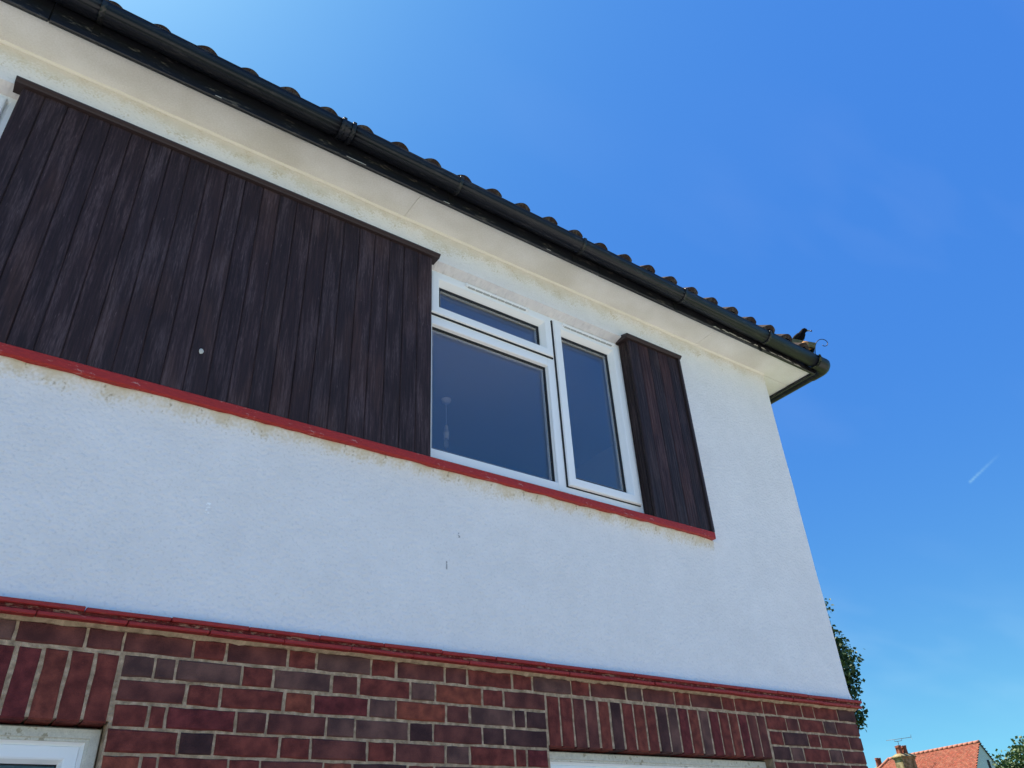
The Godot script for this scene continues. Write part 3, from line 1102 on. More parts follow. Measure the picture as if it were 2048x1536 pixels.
func make_windows() -> void:
	var win := upper_window()
	var copy: MeshInstance3D = win.duplicate()
	copy.name = "upper_window_001"
	house.add_child(copy, true)
	copy.position = Vector3(-3.505, 0, 0)
	copy.set_meta("label", "white plastic window left of the wide boarding")
	lower_window(-1.195, 0.506, 0.0, "dirty white window frame at the lower left under upright bricks")
	lower_window(2.2645, 3.750, 3.150, "dirty white window frame at the lower right under upright bricks")
	# folded net behind the lower left pane
	var st := begin(true)
	var n := 90
	for i in n:
		var a := lerpf(-1.1, 0.36, float(i) / n)
		var b := lerpf(-1.1, 0.36, float(i + 1) / n)
		var za := -0.20 + 0.018 * sin(a * 60.0) + 0.01 * sin(a * 23.0)
		var zb := -0.20 + 0.018 * sin(b * 60.0) + 0.01 * sin(b * 23.0)
		quad(st, Vector3(a, 1.0, za), Vector3(b, 1.0, zb), Vector3(b, 1.985 - 0.03 * sin(b * 7.0), zb), Vector3(a, 1.985 - 0.03 * sin(a * 7.0), za))
		quad(st, Vector3(b, 1.0, zb - 0.002), Vector3(a, 1.0, za - 0.002), Vector3(a, 1.985 - 0.03 * sin(a * 7.0), za - 0.002), Vector3(b, 1.985 - 0.03 * sin(b * 7.0), zb - 0.002))
	var net := part("net_curtain", st, mats["net_curtain"], self)
	tag(net, "pale net curtain hanging behind the lower left window", "curtain")

# ------------------------------------------------------------------ eaves and gutter

func make_eaves() -> void:
	var gap := 0.0009
	for c in [[LEFT_END, -0.90], [-0.90, 1.480], [1.480, 3.852], [3.852, 4.912]]:
		var s := begin()
		cbox(s, Vector3(c[0] + gap, SOFFIT_Y, -0.002), Vector3(c[1] - gap, SOFFIT_Y + 0.009, 0.2145), 0.001, 0.0006)
		s.generate_normals()
		piece("soffit_panel", s.commit(), mats["soffit_board"], house)
	var st := begin()
	cbox(st, Vector3(4.609, SOFFIT_Y, -3.0), Vector3(4.912, SOFFIT_Y + 0.009, -0.0045), 0.001)
	cbox(st, Vector3(4.609, SOFFIT_Y, -7.2), Vector3(4.912, SOFFIT_Y + 0.009, -3.003), 0.001)
	st.generate_normals()
	piece("soffit_panel", st.commit(), mats["soffit_board"], house)
	# sealant along the wall
	st = begin(true)
	var wob := FastNoiseLite.new()
	wob.seed = 28
	wob.frequency = 3.0
	var prev := []
	for i in 241:
		var x := lerpf(LEFT_END, RIGHT_END, i / 240.0)
		var a := wob.get_noise_2d(x * 3.0, 0.0) * 0.0025
		var z := wall_z(x, 4.82)
		var cur := [Vector3(x, SOFFIT_Y - 0.010 - a, z), Vector3(x, SOFFIT_Y - 0.0085 - a, z + 0.006), Vector3(x, SOFFIT_Y - 0.003, z + 0.010 + a), Vector3(x, SOFFIT_Y + 0.001, z + 0.011 + a)]
		if i > 0:
			for k in 3:
				quad(st, prev[k], cur[k], cur[k + 1], prev[k + 1])
		prev = cur
	part("sealant", st, mats["caulk"], house)
	# fascia boards: along the front in lengths, and back along the right-hand side
	for c in [[LEFT_END, -0.35], [-0.35, 2.74], [2.74, 4.936]]:
		var s := begin()
		cbox(s, Vector3(c[0] + 0.001, 4.806, 0.2155), Vector3(c[1] - 0.001, 4.985, 0.2365), 0.0035, 0.0015)
		s.generate_normals()
		piece("fascia", s.commit(), mats["fascia_paint"], house)
	st = begin()
	cbox(st, Vector3(4.9135, 4.806, -7.2), Vector3(4.9345, 4.985, 0.2145), 0.0035)
	st.generate_normals()
	piece("fascia", st.commit(), mats["fascia_paint"], house)

func make_flakes() -> void:
	var st := begin()
	var x := 3.78
	while x < 4.72:
		var w := rng.randf_range(0.02, 0.10)
		var n := 9
		var up := []
		var y := 4.8085 + rng.randf_range(0.0, 0.012)
		for i in n + 1:
			var e := 1.0 - absf(i * 2.0 / n - 1.0)
			up.append([y + rng.randf_range(-0.002, 0.002), y + (0.003 + 0.009 * rng.randf()) * (0.3 + e)])
		for i in n:
			var xa := x + w * i / n
			var xb := x + w * (i + 1) / n
			var z := 0.2368
			quad(st, Vector3(xa, up[i][0], z + 0.0006), Vector3(xb, up[i + 1][0], z + 0.0006), Vector3(xb, up[i + 1][1], z + 0.0014), Vector3(xa, up[i][1], z + 0.0014))
		x += w * rng.randf_range(0.55, 1.5)
	for k in [[1.02, 0.11], [1.60, 0.04], [0.35, 0.03], [2.32, 0.03]]:
		quad(st, Vector3(k[0], 4.813, 0.2372), Vector3(k[0] + k[1], 4.8125, 0.2372), Vector3(k[0] + k[1], 4.8165, 0.2378), Vector3(k[0], 4.816, 0.2378))
	part("flaking_paint", st, mats["flake"], house)

const FALL := 0.0130
const GUTTER_Z := 0.2995
const LIP_Y := 4.938

func gutter_section(r_out: float, r_in: float, a0 := -PI, a1 := 0.0) -> PackedVector2Array:
	var p := PackedVector2Array()
	for i in 17:
		var a := lerpf(a0, a1, i / 16.0)
		p.append(Vector2(GUTTER_Z + cos(a) * r_out, LIP_Y + sin(a) * r_out * 1.06))
	for i in 17:
		var a := lerpf(a1, a0, i / 16.0)
		p.append(Vector2(GUTTER_Z + cos(a) * r_in, LIP_Y + sin(a) * r_in * 1.06))
	return p

func gutter_piece(st: SurfaceTool, r_out: float, r_in: float, x0: float, x1: float, a0 := -PI, a1 := 0.0) -> void:
	extrude_x(st, gutter_section(r_out, r_in, a0, a1), x0, x1, FALL)

func make_gutter() -> void:
	var st := begin(true)
	gutter_piece(st, 0.056, 0.053, LEFT_END, 0.94)
	gutter_piece(st, 0.056, 0.053, 1.01, 4.86)
	# rolled front edge
	var pts := [Vector3(LEFT_END, LIP_Y - FALL * LEFT_END, GUTTER_Z + 0.0545), Vector3(4.86, LIP_Y - FALL * 4.86, GUTTER_Z + 0.0545)]
	tube(st, pts, [0.003, 0.003], 8)
	# the return along the right-hand side
	var g2 := 4.936 + 0.0645
	for i in 16:
		var a := PI + PI * i / 16.0
		var b := PI + PI * (i + 1) / 16.0
		var y := LIP_Y - FALL * 4.93
		var p0 := Vector3(g2 + cos(a) * 0.056, y + sin(a) * 0.058, 0)
		var p1 := Vector3(g2 + cos(b) * 0.056, y + sin(b) * 0.058, 0)
		quad(st, p0 + Vector3(0, 0, -7.2), p0 + Vector3(0, 0, 0.2), p1 + Vector3(0, 0, 0.2), p1 + Vector3(0, 0, -7.2))
	var gutter := part("gutter", st, mats["gutter_plastic"], house)
	gutter.set_meta("label", "black half round plastic gutter along the eaves")
	for x in [-2.8, -1.9, -1.05, -0.177, 1.649, 2.536, 3.412, 4.279]:
		st = begin(true)
		var w := 0.011
		gutter_piece(st, 0.0600, 0.0562, x - w, x + w, -PI, 0.06)
		var y: float = LIP_Y - FALL * x
		# clip over the lip and the plate on the fascia
		cbox(st, Vector3(x - w, y - 0.006, GUTTER_Z + 0.050), Vector3(x + w, y + 0.0085, GUTTER_Z + 0.063), 0.003)
		st.set_smooth_group(-1)
		cbox(st, Vector3(x - 0.016, y - 0.100, 0.236), Vector3(x + 0.016, y + 0.01, 0.2405), 0.001)
		st.generate_normals()
		var o := piece("gutter_bracket", st.commit(), mats["gutter_bracket"], gutter)
		o.rotation = Vector3.ZERO
	# the union in the left half: a sleeve with two strap clips
	st = begin(true)
	gutter_piece(st, 0.0595, 0.0535, 0.936, 1.014)
	part("union", st, mats["gutter_plastic"], gutter)
	for x in [0.948, 1.002]:
		st = begin(true)
		gutter_piece(st, 0.0640, 0.0590, x - 0.010, x + 0.010, -PI, 0.10)
		cbox(st, Vector3(x - 0.010, LIP_Y - FALL * x - 0.004, GUTTER_Z + 0.052), Vector3(x + 0.010, LIP_Y - FALL * x + 0.010, GUTTER_Z + 0.066), 0.003)
		st.generate_normals()
		piece("union_clip", st.commit(), mats["gutter_plastic"], gutter)
	# the corner angle
	st = begin(true)
	var cx := g2
	var y := LIP_Y - FALL * 4.86
	for i in 16:
		var a := PI + PI * i / 16.0
		var b := PI + PI * (i + 1) / 16.0
		var steps := 7
		# front leg, then round the corner, then back
		var path := func(t: float, ang: float) -> Vector3:
			var r := cos(ang) * 0.0605
			var v := y + sin(ang) * 0.064
			if t <= 0.0:
				return Vector3(4.842, v, GUTTER_Z + r)
			if t >= 1.0:
				return Vector3(cx + r, v, 0.16)
			var q := t * PI / 2
			var c := Vector3(cx - 0.062, v, GUTTER_Z - 0.062)
			var rr := 0.062 + r
			return c + Vector3(sin(q) * rr, 0, cos(q) * rr)
		for s in steps:
			var t0 := -0.01 if s == 0 else float(s - 1) / (steps - 2) * 0.998 + 0.001
			var t1 := 1.01 if s == steps - 1 else float(s) / (steps - 2) * 0.998 + 0.001
			quad(st, path.call(t0, a), path.call(t1, a), path.call(t1, b), path.call(t0, b))
	part("corner_angle", st, mats["gutter_plastic"], gutter)
	for x in [4.850]:
		st = begin(true)
		gutter_piece(st, 0.0655, 0.060, x - 0.011, x + 0.011, -PI, 0.1)
		cbox(st, Vector3(x - 0.010, y - 0.004, GUTTER_Z + 0.054), Vector3(x + 0.010, y + 0.012, GUTTER_Z + 0.067), 0.003)
		st.generate_normals()
		piece("union_clip", st.commit(), mats["moss"], gutter)

# ------------------------------------------------------------------ roof

const TILE_W := 0.2045
const TILE_X := -0.098      # where a tile ends, so that its roll stands at -0.01 + k * TILE_W

# height of a tile across its width, t from 0 to 1: a pan, then a roll that ends in a step
func tile_y(t: float) -> float:
	if t < 0.26:
		return 0.003 * (1.0 - sin(t / 0.26 * PI))
	var q := (t - 0.26) / 0.74
	return 0.003 + 0.052 * sin(pow(q, 1.25) * PI * 0.80)

func tile_mesh(length: float, thick: float) -> Mesh:
	var st := begin(true)
	var n := 18
	var slope := Vector3(0, PITCH, -1).normalized()
	var nor := Vector3(0, 1, PITCH).normalized()
	for i in n:
		var a := float(i) / n
		var b := float(i + 1) / n
		var pa := Vector3(a * TILE_W, 0, 0) + nor * tile_y(a)
		var pb := Vector3(b * TILE_W, 0, 0) + nor * tile_y(b)
		var up := slope * length
		quad(st, pa, pb, pb + up, pa + up)
		quad(st, pb - nor * thick * 2.6, pa - nor * thick * 2.6, pa - nor * thick + up, pb - nor * thick + up)
	st.set_smooth_group(-1)
	for i in n:
		var a := float(i) / n
		var b := float(i + 1) / n
		var pa := Vector3(a * TILE_W, 0, 0) + nor * tile_y(a)
		var pb := Vector3(b * TILE_W, 0, 0) + nor * tile_y(b)
		quad(st, pa - nor * thick * 2.6, pb - nor * thick * 2.6, pb, pa)
	for e in [0.0, 1.0]:
		var p := Vector3(e * TILE_W, 0, 0) + nor * tile_y(e)
		if e == 1.0:
			quad(st, p - nor * thick, p - nor * thick + slope * length, p + slope * length, p)
		else:
			quad(st, p - nor * thick + slope * length, p - nor * thick, p, p + slope * length)
	st.generate_normals()
	return st.commit()

func make_roof() -> void:
	var eave_z := 0.300
	var corner := 4.985
	# boarding under the tiles: a closed hipped solid
	var st := begin()
	var y0 := 4.93
	var zb := -7.3
	var mid := (0.22 + zb) / 2
	var half := 0.22 - mid
	var ridge := y0 + half * PITCH
	var a := Vector3(LEFT_END - 0.3, y0, 0.22)
	var b := Vector3(4.912, y0, 0.22)
	var c := Vector3(4.912, y0, zb)
	var d := Vector3(LEFT_END - 0.3, y0, zb)
	var r1 := Vector3(LEFT_END - 0.3 + half, ridge, mid)
	var r2 := Vector3(4.912 - half, ridge, mid)
	quad(st, a, b, r2, r1)
	tri(st, b, c, r2)
	quad(st, c, d, r1, r2)
	tri(st, d, a, r1)
	quad(st, d, c, b, a)
	var roof := part("roof", st, mats["far_trim"], house)
	roof.set_meta("label", "hipped roof of dark brown rolled tiles")
	# eaves course, tile by tile
	var t0 := tile_mesh(0.42, 0.013)
	var first := int(floor((LEFT_END - TILE_X) / TILE_W))
	for k in range(-8, 25):
		var x := TILE_X + k * TILE_W
		if x + TILE_W > corner + 0.02:
			break
		var sag := -0.0042 * maxf(x, 0.0)
		var o := piece("roof_tile", t0, mats["roof_tile"], roof, Vector3(x, EAVES_Y + 0.009 + sag + rng.randf_range(-0.002, 0.002), eave_z + rng.randf_range(-0.006, 0.006)))
		o.rotation = Vector3(rng.randf_range(-0.006, 0.006), rng.randf_range(-0.006, 0.006), rng.randf_range(-0.006, 0.006))
	# the courses above, cut along the hip
	st = begin(true)
	var slope := Vector3(0, PITCH, -1).normalized()
	var nor := Vector3(0, 1, PITCH).normalized()
	for row in range(1, 14):
		var base := Vector3(0, EAVES_Y + 0.013 + 0.010, eave_z) + slope * (0.34 * row)
		for k in range(-24, 25):
			var x := TILE_X + k * TILE_W
			if x + TILE_W > corner - (eave_z - base.z) + 0.05 or x < LEFT_END - 0.3 + (eave_z - base.z):
				continue
			var sag := Vector3(0, -0.0042 * maxf(x, 0.0), 0)
			for i in 8:
				var u := float(i) / 8
				var v := float(i + 1) / 8
				var pa := base + sag + Vector3(x + u * TILE_W, 0, 0) + nor * tile_y(u)
				var pb := base + sag + Vector3(x + v * TILE_W, 0, 0) + nor * tile_y(v)
				quad(st, pa, pb, pb + slope * 0.37 - nor * 0.012, pa + slope * 0.37 - nor * 0.012)
				quad(st, pa - nor * 0.013, pb - nor * 0.013, pb, pa)
	var up := part("tile_courses", st, mats["roof_tile"], roof)
	up.set_meta("kind", "stuff")
	# right-hand slope, seen by nobody: plain courses
	# hip tiles, half round, from the corner up
	var hip := Vector3(-1, PITCH, -1).normalized()
	var side := Vector3(1, 0, -1).normalized()
	var hn := side.cross(hip).normalized()
	if hn.y < 0:
		hn = -hn
	for k in 12:
		st = begin(true)
		var len := 0.36
		var n := 14
		for i in n:
			var p := PI * i / n
			var q := PI * (i + 1) / n
			var r0 := 0.096
			var e0 := side * cos(p) * r0 + hn * sin(p) * r0
			var e1 := side * cos(q) * r0 + hn * sin(q) * r0
			quad(st, e0, e1, e1 * 0.93 + hip * len, e0 * 0.93 + hip * len)
			quad(st, e1 * 0.84, e0 * 0.84, e0 * 0.80 + hip * len, e1 * 0.80 + hip * len)
			quad(st, e0 * 0.84, e1 * 0.84, e1, e0)
		st.generate_normals()
		piece("hip_tile", st.commit(), mats["hip_end"] if k == 0 else mats["roof_tile"], roof, Vector3(4.928, 4.968, 0.268) + hip * (0.33 * k))
	# mortar that closes the end of the lowest hip tile
	st = begin(true)
	var ctr := Vector3(4.928, 4.968, 0.268)
	var prev := []
	for i in 13:
		var p := PI * i / 12.0
		var e := side * cos(p) * 0.082 + hn * sin(p) * 0.082
		prev.append(ctr + e)
	for i in 12:
		var mid_p: Vector3 = ctr - hip * rng.randf_range(0.004, 0.012) + hn * 0.03
		tri(st, mid_p, prev[i], prev[i + 1])
	part("hip_end_mortar", st, mats["hip_end"], roof)
	# orange-buff bedding mortar squeezed out beside the hip
	st = begin(true)
	var lump := []
	for i in 9:
		lump.append(Vector3(lerpf(4.80, 4.905, i / 8.0), 4.998 + 0.028 * sin(i / 8.0 * PI * 0.8) + rng.randf_range(-0.006, 0.006), lerpf(0.285, 0.275, i / 8.0)))
	tube(st, lump, [0.012, 0.026, 0.030, 0.034, 0.032, 0.036, 0.033, 0.028, 0.012], 9, 0.8)
	part("bedding_mortar", st, mats["hip_mortar"], roof)
	# hip iron: a scroll that stops the hip tiles from sliding
	st = begin(true)
	var out := Vector3(1, 0, 1).normalized()
	var o0 := Vector3(4.970, 4.973, 0.262)
	var curve := [Vector2(-0.03, -0.01), Vector2(0, 0.0), Vector2(0.006, 0.03), Vector2(0.014, 0.065), Vector2(0.026, 0.102), Vector2(0.044, 0.132), Vector2(0.068, 0.148), Vector2(0.092, 0.148), Vector2(0.112, 0.134), Vector2(0.120, 0.112), Vector2(0.114, 0.091), Vector2(0.098, 0.081), Vector2(0.083, 0.086), Vector2(0.076, 0.097)]
	var pts := []
	var rad := []
	for i in curve.size() - 1:
		for s in 3:
			var t := s / 3.0
			var p: Vector2 = curve[i].cubic_interpolate(curve[i + 1], curve[maxi(i - 1, 0)], curve[mini(i + 2, curve.size() - 1)], t)
			pts.append(o0 + out * p.x + Vector3.UP * p.y)
			rad.append(0.0032)
	tube(st, pts, rad, 6)
	part("hip_iron", st, mats["iron"], roof)

# ------------------------------------------------------------------ the room behind the upper window

func make_room() -> void:
	var st := begin()
	cbox(st, Vector3(0.7, 4.80, -4.2), Vector3(4.36, 4.82, -0.16))
	part("room_ceiling", st, mats["room_paint"], house)
	st = begin()
	cbox(st, Vector3(0.66, 2.55, -4.2), Vector3(0.70, 4.82, -0.16))
	cbox(st, Vector3(4.32, 2.55, -4.2), Vector3(4.36, 4.80, -0.16))
	cbox(st, Vector3(0.70, 2.55, -4.24), Vector3(4.32, 4.80, -4.2))
	cbox(st, Vector3(0.70, 2.50, -4.2), Vector3(4.32, 2.55, -0.16))
	part("room_wall", st, mats["room_paint"], house)
	var lamp := thing("pendant_lamp", "bare bulb on a white cord from a ceiling rose behind the glass", "lamp", Vector3(2.685, 4.80, -1.52))
	st = begin(true)
	lathe(st, [Vector2(0.0, -0.030), Vector2(0.018, -0.029), Vector2(0.034, -0.022), Vector2(0.040, -0.008), Vector2(0.041, 0.0)], Vector3.ZERO, 20)
	part("ceiling_rose", st, mats["lamp_plastic"], lamp)
	st = begin(true)
	tube(st, [Vector3(0, -0.026, 0), Vector3(0.001, -0.23, 0)], [0.0028, 0.0028], 6)
	part("cord", st, mats["lamp_plastic"], lamp)
	st = begin(true)
	lathe(st, [Vector2(0.0, -0.345), Vector2(0.019, -0.345), Vector2(0.0195, -0.31), Vector2(0.021, -0.309), Vector2(0.021, -0.285), Vector2(0.018, -0.284), Vector2(0.015, -0.24), Vector2(0.008, -0.226), Vector2(0.0, -0.224)], Vector3.ZERO, 16)
	part("lamp_holder", st, mats["lamp_plastic"], lamp)
	st = begin(true)
	lathe(st, [Vector2(0.0, -0.43), Vector2(0.012, -0.427), Vector2(0.021, -0.412), Vector2(0.022, -0.395), Vector2(0.017, -0.37), Vector2(0.0135, -0.345)], Vector3.ZERO, 16)
	part("bulb", st, mats["bulb_glass"], lamp)

# ------------------------------------------------------------------ bird

func make_bird() -> void:
	var bird := thing("bird", "small black bird perched on the end of the roof with berry in beak", "bird", Vector3(4.872, 5.040, 0.228))
	# local axes: x towards the beak, y up; turned to face out over the gutter corner
	bird.rotation.y = -deg_to_rad(55.0)
	bird.scale = Vector3.ONE * 1.16
	var st := begin(true)
	var pts := [Vector3(-0.080, 0.030, 0), Vector3(-0.066, 0.036, 0), Vector3(-0.048, 0.047, 0), Vector3(-0.026, 0.060, 0), Vector3(-0.006, 0.074, 0), Vector3(0.014, 0.090, 0), Vector3(0.027, 0.106, 0), Vector3(0.035, 0.120, 0), Vector3(0.044, 0.128, 0), Vector3(0.053, 0.129, 0), Vector3(0.061, 0.126, 0), Vector3(0.066, 0.123, 0)]
	tube(st, pts, [0.004, 0.009, 0.018, 0.029, 0.033, 0.031, 0.024, 0.018, 0.0185, 0.0175, 0.011, 0.004], 14)
	part("body", st, mats["feather"], bird)
	st = begin()
	for i in 5:
		var s := (i - 2) * 0.0045
		cbox(st, Vector3(-0.112, -0.002, -0.004), Vector3(-0.05, 0.002, 0.004), 0.001, 0.0, Transform3D(Basis.from_euler(Vector3(0, s * 6.0, 0.36)), Vector3(0.016, 0.068, s)))
	part("tail", st, mats["wing_feather"], bird)
	for sd in [-1.0, 1.0]:
		st = begin(true)
		tube(st, [Vector3(0.016, 0.098, sd * 0.022), Vector3(0.004, 0.090, sd * 0.031), Vector3(-0.020, 0.072, sd * 0.032), Vector3(-0.048, 0.054, sd * 0.022), Vector3(-0.078, 0.040, sd * 0.010)], [0.004, 0.014, 0.017, 0.012, 0.003], 9, 0.45)
		part("wing", st, mats["wing_feather"], bird)
		st = begin(true)
		tube(st, [Vector3(-0.002, 0.056, sd * 0.012), Vector3(0.004, 0.030, sd * 0.013), Vector3(0.000, 0.002, sd * 0.013)], [0.008, 0.0035, 0.0022], 7)
		for t in [-0.5, 0.0, 0.5, PI]:
			tube(st, [Vector3(0.0, 0.002, sd * 0.013), Vector3(cos(t) * 0.014, 0.001, sd * 0.013 + sin(t) * 0.014)], [0.002, 0.0012], 5)
		part("leg", st, mats["wing_feather"], bird)
		st = begin(true)
		tube(st, [Vector3(0.055, 0.1315, sd * 0.0135), Vector3(0.055, 0.1315, sd * 0.0172)], [0.0026, 0.0018], 7)
		part("eye", st, mats["berry"], bird)
	st = begin(true)
	tube(st, [Vector3(0.063, 0.1245, 0), Vector3(0.074, 0.1215, 0), Vector3(0.086, 0.1165, 0)], [0.005, 0.0035, 0.001], 7)
	tube(st, [Vector3(0.063, 0.1215, 0), Vector3(0.074, 0.1175, 0), Vector3(0.085, 0.1125, 0)], [0.004, 0.0028, 0.001], 7)
	part("beak", st, mats["beak"], bird)
	st = begin(true)
	lathe(st, [Vector2(0, -0.0055), Vector2(0.0056, -0.005), Vector2(0.0078, 0), Vector2(0.0056, 0.005), Vector2(0, 0.0072)], Vector3.ZERO, 10)
	var berry := part("berry", st, mats["berry"], self, bird.transform * Vector3(0.089, 0.1135, 0))
	tag(berry, "small dark berry held in the bird's beak", "berry")

# ------------------------------------------------------------------ beyond the corner

func make_far_house() -> void:
	var o := thing("neighbouring_house", "distant house with orange tiled roof, pale gable and tall chimney", "house", Vector3(63.2, 0, -27.335))
	var along := Vector3(0.198, 0, -0.980)       # along the ridge, away
	var down := Vector3(-0.980, 0, -0.198)       # horizontal, down the slope that faces us
	o.basis = Basis(along, Vector3.UP, -down)    # x along the ridge, y up, z away from us
	var top := 8.62
	var steep := 1.40
	var length := 8.3
	var hip := 2.0
	var run := 3.8
	# walls
	var st := begin()
	cbox(st, Vector3(0.02, 0, -run + 0.3), Vector3(length + 6.0, top - run * steep + 0.3, run - 0.3))
	tri(st, Vector3(0.02, top - run * steep, -run), Vector3(0.02, top - run * steep, run), Vector3(0.02, top - 0.05, 0))
	var wall := part("wall", st, mats["far_wall"], o)
	# gable verge boards
	st = begin()
	for s in [-1.0, 1.0]:
		for k in 2:
			var p := Vector3(-0.06, top - 0.02, 0)
			var q := Vector3(-0.06, top - run * steep - 0.02, s * run)
			quad(st, p, q, q + Vector3(0, -0.10, 0), p + Vector3(0, -0.10, 0))
			quad(st, p + Vector3(0.1, 0, 0), p, q, q + Vector3(0.1, 0, 0))
	part("verge_board", st, mats["far_trim"], o)
	# a small window high in the gable
	st = begin()
	cbox(st, Vector3(-0.03, top - 1.95, 0.22), Vector3(0.03, top - 1.2, 0.42), 0.01)
	part("window", st, mats["far_trim"], o)
	# roof: plain tiles, each a slightly tilted face with its own tone
	st = begin()
	var hyp := sqrt(1.0 + steep * steep)
	var course := 0.105
	var rows := int(run * hyp / course)
	for side in [-1.0, 1.0]:
		for r in rows:
			var d0 := course * r / hyp
			var d1 := course * (r + 1) / hyp
			var w := 0.165
			var last := length + d1 * hip
			var n := int(ceil(last / w))
			for i in n:
				var x0 := i * w - (0.08 if r % 2 else 0.0) - 0.05
				var x1 := minf(x0 + w - 0.006, length + d0 * hip)
				if x1 <= x0:
					continue
				var v := rng.randf_range(0.72, 1.12)
				var hue := rng.randf_range(-0.03, 0.03)
				st.set_color(Color(0.27 * v, (0.085 + hue * 0.5) * v, (0.052 + hue * 0.3) * v))
				var lift := 0.022
				var a := Vector3(x0, top - d0 * steep, side * d0)
				var b := Vector3(x1, top - d0 * steep, side * d0)
				var c := Vector3(x1, top - d1 * steep + lift, side * (d1 + lift))
				var d := Vector3(x0, top - d1 * steep + lift, side * (d1 + lift))
				if side < 0:
					quad(st, b, a, d, c)
					quad(st, c, d, d - Vector3(0, 0.028, -0.0), c - Vector3(0, 0.028, 0.0))
				else:
					quad(st, a, b, c, d)
	var roof := part("roof", st, mats["far_tile"], o)
	# the hipped far end
	st = begin()
	tri(st, Vector3(length, top, 0), Vector3(length + hip * run, top - run * steep, run), Vector3(length + hip * run, top - run * steep, -run))
	part("hip_slope", st, mats["far_ridge"], o)
	# ridge and hip tiles
	var n_ridge := 19
	for i in n_ridge:
		var s2 := begin(true)
		var a := -0.06 + (length + 0.06) * i / n_ridge
		var b := -0.06 + (length + 0.06) * (i + 1) / n_ridge - 0.02
		tube(s2, [Vector3(a, top - 0.015, 0), Vector3(b, top - 0.02, 0)], [0.125, 0.115], 10)
		s2.generate_normals()
		piece("ridge_tile", s2.commit(), mats["far_ridge"], roof)
	for i in 16:
		var s2 := begin(true)
		var t0 := run * i / 16.0
		var t1 := run * (i + 1) / 16.0 - 0.01
		tube(s2, [Vector3(length + t0 * hip, top - t0 * steep + 0.01, -t0), Vector3(length + t1 * hip, top - t1 * steep + 0.01, -t1)], [0.125, 0.125], 10)
		s2.generate_normals()
		piece("hip_tile", s2.commit(), mats["far_ridge"], roof)
	# chimney with four pots, standing through the near slope
	var inv := o.transform.affine_inverse()
	var corner: Vector3 = inv * Vector3(61.56, 0, -32.535)
	chimney(o, "chimney", corner.x, corner.x + 0.76, corner.z, corner.z + 1.36, 4.0, 8.36, [[0.22, 0.28], [0.24, 0.86], [0.55, 0.46], [0.55, 1.06]], 0.60, 0.155)
	# a second, lower stack beyond the hip
	var far: Vector3 = inv * Vector3(66.6, 0, -37.535)
	chimney(o, "chimney", far.x, far.x + 0.6, far.z, far.z + 0.6, 4.0, 8.25, [[0.3, 0.16], [0.3, 0.44]], 0.66, 0.14)
	# aerial on the stack
	st = begin(true)
	var m := Vector3(corner.x + 0.40, 8.4, corner.z + 0.55)
	tube(st, [m, m + Vector3(0, 1.02, 0)], [0.022, 0.022], 6)
	part("aerial_mast", st, mats["aerial_metal"], o)
	st = begin(true)
	var dir := Vector3(-0.72, 0.03, 0.69).normalized()
	var hub := m + Vector3(0, 1.16, 0)
	tube(st, [hub - dir * 0.80, hub + dir * 1.04], [0.016, 0.016], 6)
	tube(st, [m + Vector3(0, 1.0, 0), hub - dir * 0.22 + Vector3(0, -0.14, 0), hub - dir * 0.24], [0.018, 0.018, 0.018], 6)
	tube(st, [m + Vector3(0, 1.0, 0), hub + dir * 0.30 + Vector3(0, -0.14, 0), hub + dir * 0.32], [0.018, 0.018, 0.018], 6)
	var across := dir.cross(Vector3.UP).normalized()
	for i in 16:
		var p := hub - dir * 0.78 + dir * (1.62 * i / 15.0)
		tube(st, [p - across * 0.14, p + across * 0.14], [0.008, 0.008], 5)
	for s in [-1.0, 1.0]:
		tube(st, [hub + dir * 1.0 + Vector3(0, 0.05 * s, 0) - across * 0.2, hub + dir * 1.04 + Vector3(0, 0.16 * s, 0) + across * 0.2], [0.012, 0.012], 5)
	part("aerial", st, mats["aerial_metal"], o)

